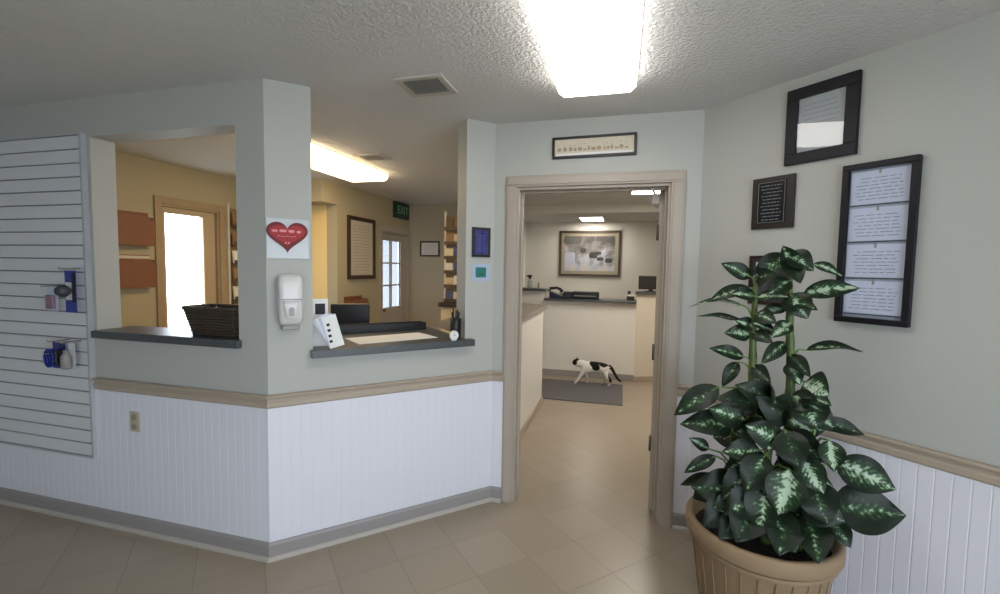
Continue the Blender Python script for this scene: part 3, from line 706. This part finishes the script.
# monitor seen from behind
t = thing('computer_monitor', 'black monitor seen from behind, standing just beyond the reception counter', 'monitor', wbp(.60, .93, .7505), R45+math.radians(-20))
bm = bm_new(); box(bm, -.14, .14, -.03, .015, .27, .50); obj('screen_casing', bm, black, t, bev=.012)
bm = bm_new(); box(bm, -.125, .125, .0152, .017, .285, .485); obj('screen', bm, mat('dark_screen', '#0c0d10', .15), t)
bm = bm_new(); box(bm, -.03, .03, -.028, -.005, .01, .269); lathe(bm, [(.10, 0), (.10, .008), (.03, .015)], n=24); obj('stand', bm, black, t)
# pen cup and tape
t = thing('pen_cup', 'black pen cup with dark pens at the right end of the reception counter', 'pen cup', wbp(1.062, .05, ZB))
bm = bm_new(); lathe(bm, [(.032, 0), (.036, .125), (.033, .125), (.029, .006)], n=20, caps=(True, True)); obj('cup', bm, black, t)
for k in range(5):
    a = 1.3*k; bm = bm_new(); tube(bm, [(.012*math.cos(a), .012*math.sin(a), .008), (.024*math.cos(a), .024*math.sin(a), .165+.012*(k % 3))], .005, 8); obj('pen', bm, black if k % 2 else darkink, t)
t = thing('small_clock', 'little round white clock standing beside the black pen cup', 'clock', wbp(1.02, -.022, ZB), R45-.4)
Mx = Matrix.Translation((0, 0, .030)) @ Matrix.Rotation(PI/2, 4, 'X')
bm = bm_new(); lathe(bm, [(.027, -.012), (.029, -.008), (.029, .008), (.025, .012)], n=28, M=Mx); box(bm, -.016, .016, -.012, .014, 0, .006); obj('case', bm, white_pl, t)
bm = bm_new(); lathe(bm, [(.022, .0121), (.022, .013)], n=28, M=Mx); obj('dial', bm, paper, t)
bm = bm_new(); box(bm, -.001, .001, -.0145, -.0132, .030, .046); box(bm, -.001, .011, -.0145, -.0132, .029, .031); obj('clock_hand', bm, darkink, t)

# wicker basket
t = thing('wicker_basket', 'dark woven wicker basket on the sill counter of the left opening', 'basket', (-2.11, 1.995, 1.1425), 0)
bm = bm_new(); rows = 10; hgt = .15
for i in range(rows):
    f = i/(rows-1); w = .32+.07*f; d = .13+.05*f; z = .008+f*(hgt-.01)
    base = rrect(w, d, .045, 6); pts = []
    n = len(base)
    for j in range(n*3):
        a, b_ = base[(j//3) % n], base[(j//3+1) % n]; u = (j % 3)/3
        x, y = a[0]+(b_[0]-a[0])*u, a[1]+(b_[1]-a[1])*u; r_ = 1+.018*math.sin(j*1.05+PI*i)
        pts.append((x*r_, y*r_, z))
    pts.append(pts[0]); tube(bm, pts, .0085 if i < rows-1 else .012, 6)
weave = bm
bm = bm_new(); prism(bm, rrect(.31, .12, .045), 0, .008); obj('basket_floor', bm, wicker, t)
bm = weave
lo = rrect(.32, .13, .045, 6); hi = rrect(.39, .18, .045, 6)
for a, b_ in zip(lo[::2], hi[::2]): tube(bm, [(a[0], a[1], .006), (b_[0], b_[1], hgt)], .004, 6)
obj('woven_side', bm, wicker, t)
t2 = thing('wrapped_packet', 'crumpled white packet lying inside the dark wicker basket', 'packet', (-2.17, 1.995, 1.152), 0)
bm = bm_new(); bmesh.ops.create_icosphere(bm, subdivisions=3, radius=1)
for v in bm.verts:
    v.co = Vector((v.co.x*.075, v.co.y*.04, (v.co.z+1)*.068))*(1+.12*math.sin(9*v.co.x+5*v.co.y)*math.cos(7*v.co.z))
for v in bm.verts: v.co.z = max(0, v.co.z)
tag(obj('packet_body', bm, paper, t2), None, None)

# ------------------------------------------------------------------ office furnishings seen through the openings
def west(y, z, x=-4.05): return (x, y, z)
# exterior glazed doors
def glazed_door(idx, x, ya, yb, ztop, gy0, gy1, gz0, gz1, cols, rows, lacy):
    # local x = along +Y, local y = into the wall (-X)
    W = yb-ya
    bm = bm_new()
    box(bm, -.065, 0, -.018, 0, 0, ztop+.065); box(bm, W, W+.065, -.018, 0, 0, ztop+.065); box(bm, 0, W, -.018, 0, ztop, ztop+.065)
    box(bm, 0, .02, 0, .13, 0, ztop); box(bm, W-.02, W, 0, .13, 0, ztop); box(bm, .02, W-.02, 0, .13, ztop-.02, ztop)
    c = struct('trim_door_frame_%d' % idx, bm, trimm if lacy else wood, loc=(x, ya, 0), rz=PI/2, bev=.002)
    a, b_ = gy0-ya, gy1-ya
    bm = bm_new()
    box(bm, .022, a, .03, .075, .01, ztop-.022); box(bm, b_, W-.022, .03, .075, .01, ztop-.022); box(bm, a, b_, .03, .075, .01, gz0); box(bm, a, b_, .03, .075, gz1, ztop-.022)
    for i in range(1, cols): u = a+(b_-a)*i/cols; box(bm, u-.01, u+.01, .035, .07, gz0, gz1)
    for i in range(1, rows): u = gz0+(gz1-gz0)*i/rows; box(bm, a, b_, .034, .071, u-.01, u+.01)
    d = struct('door_%d' % idx, bm, trimm if lacy else mat('tan_door_paint', '#b39f80', .5), loc=(x, ya, 0), rz=PI/2)
    bm = bm_new(); box(bm, a, b_, .05, .054, gz0, gz1); obj('glass_pane', bm, winglass, d)
    bm = bm_new(); lathe(bm, [(.012, 0), (.012, .03), (.026, .04), (.02, .06)], n=16, M=Matrix.Translation((W-.06 if not lacy else .05, .03, .95)) @ Matrix.Rotation(PI/2, 4, 'X')); obj('door_knob', bm, brass, d)
    if lacy:
        bm = bm_new(); n = 60
        v = [[bm.verts.new((a+.004+(b_-a-.008)*i/n, .082+.007*math.sin(i*.9), z)) for i in range(n+1)] for z in (gz0-.03, gz1+.03)]
        for i in range(n): bm.faces.new((v[0][i], v[0][i+1], v[1][i+1], v[1][i])).smooth = True
        obj('sheer_curtain', bm, LACE, d)
LACE = bpy.data.materials.new('sheer_lace'); LACE.use_nodes = True
nt = LACE.node_tree; nt.nodes.remove(nt.nodes['Principled BSDF'])
tr = nt.nodes.new('ShaderNodeBsdfTranslucent'); tr.inputs[0].default_value = lin('#5c5e64'); tp_ = nt.nodes.new('ShaderNodeBsdfTransparent'); mxs = nt.nodes.new('ShaderNodeMixShader'); mxs.inputs[0].default_value = .95
nt.links.new(tp_.outputs[0], mxs.inputs[1]); nt.links.new(tr.outputs[0], mxs.inputs[2]); nt.links.new(mxs.outputs[0], nt.nodes['Material Output'].inputs['Surface'])
glazed_door(2, -4.05, 3.19, 3.80, 2.07, 3.25, 3.645, .35, 1.995, 1, 1, False)
glazed_door(3, -3.05, 5.34, 6.06, 2.0, 5.41, 5.93, .97, 1.885, 2, 3, True)

def file_pocket(label, x, y, z, w, h, d, papers, grp='wooden wall pockets by the glass door'):
    t = thing('wall_pocket', label, 'wall file holder', (x, y, z), PI/2, grp)
    bm = bm_new(); box(bm, -w/2, w/2, -.008, 0, 0, h); obj('back_panel', bm, orange, t)
    bm = bm_new(); prof = [(-w/2, 0), (w/2, 0), (w/2, h*.72), (w/2-.05, h*.88), (-w/2+.05, h*.88), (-w/2, h*.72)]
    flat_shape(bm, prof, -d, -d-.012, 0, 0); obj('front_panel', bm, orange, t, bev=.003)
    for xa in (w/2-.01, -w/2):
        bm = bm_new(); box(bm, xa, xa+.01, -d, -.008, 0, h*.85); obj('side_panel', bm, orange, t)
    bm = bm_new(); box(bm, -w/2+.01, w/2-.01, -d, -.008, 0, .01); obj('bottom_panel', bm, orange, t)
    if papers:
        bm = bm_new(); box(bm, -w/2+.03, w/2-.03, -.05, -.015, .012, h*.97)
        o = obj('paper_stack', bm, creampaper, None); o.location = (x, y, z); o.rotation_euler = (0, 0, PI/2)
        tag(o, 'cream papers standing in the lower orange wall pocket by the glass door', 'papers')
file_pocket('upper orange-brown wooden wall pocket left of the bright glass door', -4.05, 2.90, 1.675, .34, .29, .07, False)
file_pocket('lower orange-brown wooden wall pocket holding papers, left of the bright glass door', -4.05, 2.90, 1.318, .34, .28, .07, True)
file_pocket('reddish-brown wooden wall pocket above the monitor, under the tall framed notice', -3.05, 4.68, .93, .36, .25, .09, False, None)

# tall framed notice
t = framed('framed_notice', 'tall brown-framed printed notice on the office wall left of the curtained door', 'framed notice', (-3.05, 4.857, 1.745), PI/2, .585, .735, .045, brownwood, creampaper, .025)
lines(t, 'printed_text', browni, 16, -.2, .2, -.28, .28, seed=44, y=-.0088, th=.006)
t = framed('framed_notice', 'small dark-framed notice on the rear office wall right of the curtained door', 'framed notice', (-2.72, 6.14, 1.80), 0, .31, .225, .024, mat('grey_brown_frame', '#4d4540', .5), paper, .018)
lines(t, 'printed_text', ink, 5, -.1, .1, -.07, .07, seed=45, y=-.0088, th=.005)

# exit sign
def text_mesh(s, size, depth):
    cu = bpy.data.curves.new('txt', 'FONT'); cu.body = s; cu.size = size; cu.extrude = depth; cu.align_x = 'CENTER'; cu.align_y = 'CENTER'
    o = bpy.data.objects.new('tmp', cu); COL.objects.link(o); bpy.context.view_layer.update()
    me = bpy.data.meshes.new_from_object(o.evaluated_get(bpy.context.evaluated_depsgraph_get())); bpy.data.objects.remove(o)
    return me
t = thing('exit_sign', 'dark green EXIT sign on the office wall above the curtained door', 'exit sign', (-3.05, 5.835, 2.315), PI/2)
bm = bm_new(); box(bm, -.2, .2, -.05, 0, -.11, .11); obj('sign_body', bm, exitg, t, bev=.006)
me = text_mesh('EXIT', .155, .002); me.materials.append(exitl)
o = bpy.data.objects.new('lettering', me); COL.objects.link(o); o.parent = t; o.location = (0, -.0525, 0); o.rotation_euler = (PI/2, 0, 0)

# little light on the soffit
t = thing('wall_lamp', 'small tan lamp unit mounted high on the soffit by the yellow wall', 'wall light', (-3.38, 4.12, 2.29))
bm = bm_new(); box(bm, -.06, .06, -.05, 0, -.03, .03); obj('lamp_box', bm, tanpl, t, bev=.005)
bm = bm_new()
for s in (-1, 1): lathe(bm, [(.012, 0), (.03, .02), (.032, .04)], n=16, M=Matrix.Translation((s*.035, -.05, .02)) @ Matrix.Rotation(PI/2, 4, 'X'))
obj('lamp_head', bm, brass, t)

# brochure racks
COLS = ['#c9b08a', '#96714a', '#d8c7a0', '#e2ddd2', '#6b5336', '#bfa37a', '#8a6a4c', '#ded3bd', '#4a5070', '#cdb9a0']
brom = [mat('brochure_tint_%d' % i, c, .6, var=.15, vscale=30) for i, c in enumerate(COLS)]
def rack(label, loc, rz, w, z0, z1, tiers, group_label, seed, cabinet):
    t = thing('brochure_rack', label, 'brochure rack', loc, rz)
    bm = bm_new()
    for x in (-w/2, w/2-.022): box(bm, x, x+.022, -.012, .012, .0 if not cabinet else z0, z1)
    obj('upright', bm, mat('cream_upright', '#d8cdb6', .5), t)
    if cabinet:
        bm = bm_new(); box(bm, -w/2, w/2, -.1, .2, 0, z0-.05); obj('cabinet_base', bm, mat('cream_cabinet', '#d9c9a0', .6), t)
        bm = bm_new(); box(bm, -w/2-.02, w/2, -.14, .2, z0-.05, z0); obj('dark_shelf', bm, mat('dark_shelf_wood', '#33261e', .5), t, bev=.004)
    bm = bm_new(); box(bm, -w/2+.022, w/2-.022, .0, .01, z0, z1-.05); obj('rack_back', bm, mat('tan_rack_back', '#8a7557', .6), t)
    rnd = random.Random(seed); p = (z1-.06-z0)/tiers
    for i in range(tiers):
        z = z0+i*p+.004
        bm = bm_new(); box(bm, -w/2+.022, w/2-.022, -.07, 0, z, z+.006); box(bm, -w/2+.022, w/2-.022, -.07, -.064, z+.006, z+.04); obj('shelf', bm, mat('rack_shelf_%d%d' % (seed, i), '#55432f', .5), t)
        n = max(2, int(w/.12)); q = (w-.06)/n
        for k in range(n):
            x = -w/2+.03+k*q
            bm = bm_new(); box(bm, 0, q-.008, -.022, 0, 0, p*rnd.uniform(.66, .84), M=Matrix.Rotation(math.radians(-6), 4, 'X'))
            o = obj('brochure', bm, rnd.choice(brom), None); o.location = Matrix.Translation(loc) @ Matrix.Rotation(rz, 4, 'Z') @ Vector((x+.004, -.033, z+.0065)); o.rotation_euler = (0, 0, rz)
            row = ['lowest', 'second lowest', 'third lowest', 'fourth lowest', 'fifth lowest', 'sixth lowest', 'topmost'][i if i < tiers-1 else 6]
            tag(o, '%s brochure on the %s tier of the %s' % (['left', 'second', 'third', 'fourth', 'fifth'][k], row, group_label), 'brochure', 'brochures in the '+group_label)
rack('tall cream brochure rack over a pale cabinet behind the right end of the reception counter', (-1.87, 5.05, 0), 0, .36, 1.12, 2.19, 6, 'rack beyond the reception counter', 3, True)
rack('tall brochure rack with cream upright beside the bright glass door', (-4.035, 4.108, 0), PI/2, .44, .95, 2.17, 6, 'rack beside the glass door', 9, False)

# ------------------------------------------------------------------ hall
t = thing('hall_counter', 'white panelled counter with grey speckled top along the left of the hall', 'counter', (0, 0, 0))
bm = bm_new(); box(bm, -.97, -.85, 2.945, 5.07, 0, 1.075); obj('panel', bm, whitep, t)
bm = bm_new(); prism(bm, [(-1.12, 2.945), (-.82, 2.945), (-.82, 5.09), (-.86, 5.14), (-1.35, 5.45), (-1.35, 3.19)], 1.076, 1.122); obj('counter_top', bm, marble2, t, bev=.005)
bm = bm_new(); box(bm, -.849, -.836, 2.945, 5.07, 0, .07); box(bm, -.97, -.836, 5.071, 5.083, 0, .07); obj('kick_strip', bm, railm, t)

t = thing('service_counter', 'long low white half wall counter with dark ledge behind the cat', 'counter', (0, 0, 0))
bm = bm_new(); box(bm, -1.07, .2, 6.45, 6.57, 0, 1.085); obj('front_panel', bm, whitep, t)
bm = bm_new(); box(bm, -1.07, .2, 6.36, 6.72, 1.086, 1.118); obj('counter_top', bm, marble, t, bev=.006)
t = thing('raised_ledge', 'left raised white ledge with dark top carrying the pump bottle in the hall', 'counter', (0, 0, 0), 0)
bm = bm_new(); box(bm, -1.84, -1.072, 6.46, 6.6, 0, 1.215); obj('front_panel', bm, whitep, t)
bm = bm_new(); box(bm, -1.84, -1.055, 6.38, 6.68, 1.216, 1.25); obj('ledge_top', bm, marble, t, bev=.005)
t = thing('raised_ledge', 'right raised white ledge with dark top under the small screen in the hall', 'counter', (0, 0, 0), 0)
bm = bm_new(); prism(bm, [(.202, 6.45), (.202, 6.6), (.75, 6.85), (1.29, 6.85), (1.29, 6.7), (.8, 6.7)], 0, 1.205); obj('front_panel', bm, mat('warm_white_panel', '#dcd2c0', .5), t)
bm = bm_new(); prism(bm, [(.185, 6.4), (.185, 6.7), (.7, 6.95), (1.29, 6.95), (1.29, 6.62), (.82, 6.62)], 1.206, 1.24); obj('ledge_top', bm, marble, t, bev=.005)
bm = bm_new(); prism(bm, [(.202, 6.437), (.202, 6.449), (.8, 6.699), (1.29, 6.699), (1.29, 6.685), (.803, 6.685)], 0, .07); obj('kick_strip', bm, railm, t)
# items
t = thing('pump_bottle', 'clear pump bottle with black top on the left raised hall ledge', 'bottle', (-1.30, 6.5, 1.2505))
bm = bm_new(); lathe(bm, [(.03, 0), (.034, .01), (.034, .10), (.014, .125), (.012, .135)], n=20); obj('bottle', bm, mat('clear_grey_plastic', '#a9a99f', .15), t)
bm = bm_new(); lathe(bm, [(.017, .135), (.017, .155), (.03, .16), (.032, .19), (.02, .195)], n=16); box(bm, -.06, 0, -.008, .008, .17, .185); obj('pump_head', bm, black, t)
t = thing('small_bottle', 'slim clear bottle right of the pump bottle on the raised hall ledge', 'bottle', (-1.17, 6.5, 1.2505))
bm = bm_new(); lathe(bm, [(.014, 0), (.016, .006), (.016, .07), (.007, .085), (.007, .10)], n=16); obj('bottle', bm, grey_pl, t)
t = thing('desk_phone', 'dark blue-black desk telephone at the left end of the dark hall ledge', 'telephone', (-.90, 6.54, 1.1185), 0)
bm = bm_new(); prism(bm, [(-.1, 0), (.1, 0), (.1, .03), (-.1, .10)], -.11, .11, M=Matrix.Rotation(PI/2, 4, 'X') @ Matrix.Identity(4)); obj('phone_base', bm, mat('dark_blue_plastic', '#1c2038', .4), t, bev=.006)
bm = bm_new(); tube(bm, [(-.11, -.06, .10), (-.10, -.06, .135), (0, -.06, .15), (.05, -.06, .13), (.08, -.06, .09)], [.028, .024, .018, .022, .026], 12); obj('handset', bm, black, t)
bm = bm_new(); box(bm, .03, .095, .0, .1, .04, .075); obj('keypad_block', bm, grey_pl, t, bev=.004)
t = thing('card_reader_box', 'small black handset box between the telephone and the long black printer', 'office device', (-.738, 6.5, 1.1185), 0)
bm = bm_new(); box(bm, -.06, .055, -.08, .08, 0, .10); obj('casing', bm, black, t, bev=.012)
bm = bm_new(); box(bm, -.045, .04, -.0815, -.08, .03, .08); obj('screen', bm, mat('dim_screen', '#30343c', .2), t)
t = thing('receipt_printer', 'long low black printer on the dark hall ledge below the framed picture', 'printer', (-.495, 6.54, 1.1185))
bm = bm_new(); box(bm, -.185, .185, -.12, .12, .0, .105); obj('casing', bm, black, t, bev=.018)
bm = bm_new(); box(bm, -.15, .15, -.1245, -.1205, .04, .052); obj('paper_slot', bm, grey_pl, t)
t = thing('card_holder', 'small dark card holder at the right end of the dark hall ledge', 'card holder', (.12, 6.48, 1.1185))
bm = bm_new(); box(bm, -.05, .05, -.03, .03, 0, .06); box(bm, -.04, .0, -.01, .02, .06, .13); obj('holder', bm, mat('dark_brown_plastic', '#2d2620', .4), t, bev=.004)
bm = bm_new(); box(bm, -.035, .035, -.025, -.005, .061, .085); obj('cards', bm, brom[3], t)
t = thing('small_monitor', 'small dark screen on the right raised hall ledge', 'monitor', (.36, 6.66, 1.2405), math.radians(-6))
bm = bm_new(); box(bm, -.135, .2, -.015, .03, .03, .22); obj('screen_casing', bm, mat('dark_brown_casing', '#2e2a28', .4), t, bev=.008)
bm = bm_new(); box(bm, -.115, .18, -.0165, -.0155, .05, .20); obj('screen', bm, mat('smoky_screen', '#35302d', .3), t)
bm = bm_new(); box(bm, -.05, .12, -.06, .07, 0, .01); box(bm, .0, .06, -.005, .02, .01, .03); obj('stand', bm, black, t)

# hall picture (a plain soft-coloured landscape with snow and animals in it)
def art_mat():
    m = mat('muted_landscape_print', '#808080', .5); nt = m.node_tree; b = nt.nodes['Principled BSDF']
    tc = nt.nodes.new('ShaderNodeTexCoord'); sp = nt.nodes.new('ShaderNodeSeparateXYZ'); nt.links.new(tc.outputs['Object'], sp.inputs[0])
    n = nt.nodes.new('ShaderNodeTexNoise'); n.inputs['Scale'].default_value = 6; n.inputs['Detail'].default_value = 6; nt.links.new(tc.outputs['Object'], n.inputs['Vector'])
    ad = nt.nodes.new('ShaderNodeMath'); ad.operation = 'MULTIPLY_ADD'; ad.inputs[1].default_value = -.75; nt.links.new(sp.outputs[2], ad.inputs[0]); nt.links.new(n.outputs['Fac'], ad.inputs[2])
    cr = nt.nodes.new('ShaderNodeValToRGB'); e = cr.color_ramp.elements; e[0].position = .25; e[0].color = lin('#4e4b47'); e[1].position = .8; e[1].color = lin('#c9c4c0')
    x = e.new(.5); x.color = lin('#8f8b88'); x = e.new(.62); x.color = lin('#b3b7c4')
    nt.links.new(ad.outputs[0], cr.inputs[0]); nt.links.new(cr.outputs[0], b.inputs['Base Color']); return m
t = framed('framed_picture', 'wide dark-framed pale landscape picture on the far hall wall', 'picture', (-.614, 8.8, 1.84), 0, 1.15, .87, .045, olivewood, art_mat(), .03, matw=.06, matm=mat('tan_mat_board', '#a69c88', .7))
def blob(bm, pts, y0, y1): flat_shape(bm, pts, y0, y1, 0, 0)
bm = bm_new()
for cx_, cz_, w, h in ((-.12, .06, .11, .10), (.07, -.03, .16, .12), (.16, .01, .12, .06), (.20, -.10, .13, .07), (.36, -.13, .14, .09)): flat_shape(bm, rrect(w, h, min(w, h)*.45), -.0101, -.0112, cx_, cz_)
obj('painted_animal', bm, mat('dark_paint', '#3c3a3c', .6), t)
bm = bm_new(); flat_shape(bm, rrect(.07, .08, .03), -.0113, -.0118, .03, -.05); obj('brown_patch', bm, brownwood, t)
bm = bm_new(); flat_shape(bm, rrect(.34, .12, .05), -.0101, -.0108, -.33, .24); obj('dark_foliage_band', bm, mat('grey_green_paint', '#5f5e58', .6, var=.4, vscale=25), t)
bm = bm_new(); flat_shape(bm, rrect(.2, .24, .03), -.0101, -.0106, -.37, -.10); obj('pale_snow_patch', bm, mat('pale_lilac_paint', '#b9bccb', .6, var=.15, vscale=20), t)

# mat
bm = bm_new(); box(bm, -1.15, .05, 5.22, 6.17, .001, .013)
tag(obj('floor_mat', bm, rubber, None, bev=.006), 'dark grey rubber-backed floor mat under the cat in the hall', 'floor mat')

# ------------------------------------------------------------------ the cat (faces -x)
def cat_fur():
    m = mat('black_and_white_fur', '#e6e2dc', .85, spec=.2, bump=.4, bscale=180, bdist=.004)
    nt = m.node_tree; b = nt.nodes['Principled BSDF']; tc = nt.nodes.new('ShaderNodeTexCoord')
    n = nt.nodes.new('ShaderNodeTexNoise'); n.inputs['Scale'].default_value = 22; nt.links.new(tc.outputs['Object'], n.inputs['Vector'])
    prev = None
    spots = [((-.245, 0, .30), .052), ((-.255, -.03, .262), .034), ((.0, -.03, .275), .066), ((.02, -.07, .225), .05), ((.11, -.01, .28), .072), ((.27, 0, .12), .115), ((.20, 0, .25), .028), ((.22, 0, .20), .04)]
    for (c, r) in spots:
        d = nt.nodes.new('ShaderNodeVectorMath'); d.operation = 'DISTANCE'; d.inputs[1].default_value = c; nt.links.new(tc.outputs['Object'], d.inputs[0])
        s = nt.nodes.new('ShaderNodeMath'); s.operation = 'SUBTRACT'; s.inputs[1].default_value = r; nt.links.new(d.outputs['Value'], s.inputs[0])
        if prev is None: prev = s
        else:
            mn = nt.nodes.new('ShaderNodeMath'); mn.operation = 'MINIMUM'; nt.links.new(prev.outputs[0], mn.inputs[0]); nt.links.new(s.outputs[0], mn.inputs[1]); prev = mn
    a = nt.nodes.new('ShaderNodeMath'); a.operation = 'MULTIPLY_ADD'; a.inputs[1].default_value = .03; nt.links.new(n.outputs['Fac'], a.inputs[0]); nt.links.new(prev.outputs[0], a.inputs[2])
    r = nt.nodes.new('ShaderNodeMapRange'); r.inputs[1].default_value = .012; r.inputs[2].default_value = .018; nt.links.new(a.outputs[0], r.inputs[0])
    mx = nt.nodes.new('ShaderNodeMix'); mx.data_type = 'RGBA'; mx.inputs['A'].default_value = lin('#1d1a19'); mx.inputs['B'].default_value = lin('#e6e2dc')
    nt.links.new(r.outputs[0], mx.inputs['Factor']); nt.links.new(mx.outputs['Result'], b.inputs['Base Color'])
    return m
cat = thing('cat', 'black and white cat walking left across the grey mat in the hall', 'cat', (-.315, 6.05, .0135))
cat.scale = (1.03, 1.05, 1.1)
verts = []; edges = []; rad = []
def v(p, r): verts.append(p); rad.append(r); return len(verts)-1
def chain(start, pts):
    prev = start
    for p, r in pts:
        i = v(p, r)
        edges.append((prev, i)); prev = i
    return prev
pel = v((.13, 0, .215), (.068, .074))
b1_ = chain(pel, [((.06, 0, .218), (.066, .076)), ((-.02, 0, .212), (.068, .08)), ((-.10, 0, .212), (.066, .078))])
neck = chain(b1_, [((-.155, 0, .235), (.056, .06)), ((-.20, 0, .252), (.046, .05)), ((-.238, 0, .254), (.054, .055)), ((-.268, 0, .244), (.034, .032)), ((-.288, 0, .236), (.02, .018))])
for s in (-1, 1):
    f = -.03 if s < 0 else .035     # stride: near front back, far front forward
    chain(b1_, [((-.11+f*.2, s*.036, .165), (.034, .036)), ((-.115+f*.6-.01, s*.038, .10), (.022, .023)), ((-.118+f*1.1, s*.038, .045), (.017, .017)), ((-.13+f*1.3, s*.038, .014), (.017, .014)), ((-.15+f*1.3, s*.038, .011), (.012, .009))]) if s > 0 else \
    chain(b1_, [((-.135, s*.036, .165), (.034, .036)), ((-.175, s*.038, .10), (.022, .023)), ((-.21, s*.038, .045), (.017, .017)), ((-.235, s*.038, .014), (.017, .014)), ((-.255, s*.038, .011), (.012, .009))])
    g = .05 if s < 0 else -.03
    chain(pel, [((.13+g*.3, s*.036, .165), (.046, .052)), ((.115+g*.8, s*.04, .115), (.031, .034)), ((.16+g, s*.04, .072), (.019, .020)), ((.15+g, s*.04, .035), (.012, .012)), ((.138+g, s*.04, .013), (.017, .013)), ((.115+g, s*.04, .011), (.012, .009))])
chain(pel, [((.178, 0, .232), (.034, .036)), ((.21, 0, .22), (.022, .022)), ((.24, 0, .17), (.019, .019)), ((.27, 0, .12), (.018, .018)), ((.30, 0, .078), (.017, .017)), ((.34, 0, .06), (.014, .014))])
me = bpy.data.meshes.new('cat_body'); me.from_pydata(verts, edges, [])
body = bpy.data.objects.new('cat_body', me); COL.objects.link(body)
sk = body.modifiers.new('skin', 'SKIN'); sk.use_smooth_shade = True; sk.branch_smoothing = .3
for i, d in enumerate(me.skin_vertices[0].data): d.radius = rad[i]; d.use_root = (i == 0)
sb = body.modifiers.new('sub', 'SUBSURF'); sb.levels = 2; sb.render_levels = 2
dg = bpy.context.evaluated_depsgraph_get(); bpy.context.view_layer.update(); dg = bpy.context.evaluated_depsgraph_get()
me2 = bpy.data.meshes.new_from_object(body.evaluated_get(dg)); bpy.data.objects.remove(body)
bm = bm_new(); bm.from_mesh(me2)
for f in bm.faces: f.smooth = True
for s in (-1, 1):      # ears grow out of the skull
    c = Vector((-.235, s*.026, .288)); up = Vector((.010, s*.008, .034))
    ring = [c+Vector((.006*math.cos(a), .016*math.sin(a), 0)) for a in (0, PI/2, PI, 1.5*PI)]
    mid = [c+up*.5+Vector((.005*math.cos(a), .011*math.sin(a), 0)) for a in (0, PI/2, PI, 1.5*PI)]
    top = [c+up+Vector((.001*math.cos(a), .002*math.sin(a), 0)) for a in (0, PI/2, PI, 1.5*PI)]
    ring_loft(bm, [ring, mid, top])
fur = cat_fur()
for p in me2.materials: pass
o = obj('body', bm, fur, cat)
for s in (-1, 1):
    bm = bm_new(); bmesh.ops.create_uvsphere(bm, u_segments=12, v_segments=8, radius=.0065, matrix=Matrix.Translation((-.279, s*.0205, .262))); obj('eye', bm, mat('amber_eye', '#8a7a2c', .1), cat, smooth=True)
bm = bm_new(); bmesh.ops.create_uvsphere(bm, u_segments=10, v_segments=8, radius=.005, matrix=Matrix.Translation((-.306, 0, .242))); obj('nose', bm, mat('pink_nose', '#b98080', .5), cat, smooth=True)

# ------------------------------------------------------------------ exterior ground beyond the doors and window
bm = bm_new(); box(bm, -14, 8, -14, 16, -.3, -.125); struct('floor_exterior', bm, concrete)

# ------------------------------------------------------------------ daylight
w = bpy.data.worlds.new('World'); SC.world = w; w.use_nodes = True; nt = w.node_tree
bg = nt.nodes['Background']; bg.inputs['Color'].default_value = (.78, .88, 1.0, 1); bg.inputs['Strength'].default_value = 15.0
def portal(loc, rot, sx, sy):
    l = bpy.data.lights.new('window_portal', 'AREA'); l.shape = 'RECTANGLE'; l.size = sx; l.size_y = sy; l.cycles.is_portal = True
    o = bpy.data.objects.new('window_portal', l); COL.objects.link(o); o.location = loc; o.rotation_euler = rot; o['kind'] = 'helper'
portal((xr+.2, -1.05, 1.2), (0, PI/2, 0), 1.9, 2.5)
portal((1.3, -2.78, 1.2), (PI/2, 0, 0), 2.0, 1.9)
portal((-4.22, 3.5, 1.1), (0, -PI/2, 0), 2.0, .7)
portal((-3.22, 5.7, 1.45), (0, -PI/2, 0), 1.0, .6)

# ------------------------------------------------------------------ camera
cd = bpy.data.cameras.new('Camera'); cam = bpy.data.objects.new('Camera', cd); COL.objects.link(cam)
F = Vector((-0.25921769, 0.96378263, -0.06268351)); Rv = Vector((0.96530406, 0.26065218, 0.0157641)); U = Vector((-0.03153176, 0.05642231, 0.99790895))
cam.matrix_world = Matrix(((Rv.x, U.x, -F.x, 0), (Rv.y, U.y, -F.y, 0), (Rv.z, U.z, -F.z, 1.529), (0, 0, 0, 1)))
cd.sensor_fit = 'HORIZONTAL'; cd.sensor_width = 36; cd.lens = 452.56/1000*36; cd.clip_start = .05
SC.camera = cam
SC.view_settings.view_transform = 'Standard'; SC.view_settings.look = 'None'; SC.view_settings.gamma = 1; SC.view_settings.exposure = -0.52
SC.view_settings.use_curve_mapping = False
SC.cycles.max_bounces = 8; SC.cycles.diffuse_bounces = 5; SC.cycles.transparent_max_bounces = 12; SC.cycles.sample_clamp_indirect = 6
SC.cycles.use_denoising = True; SC.cycles.blur_glossy = 1.0; SC.cycles.caustics_reflective = False; SC.cycles.caustics_refractive = False
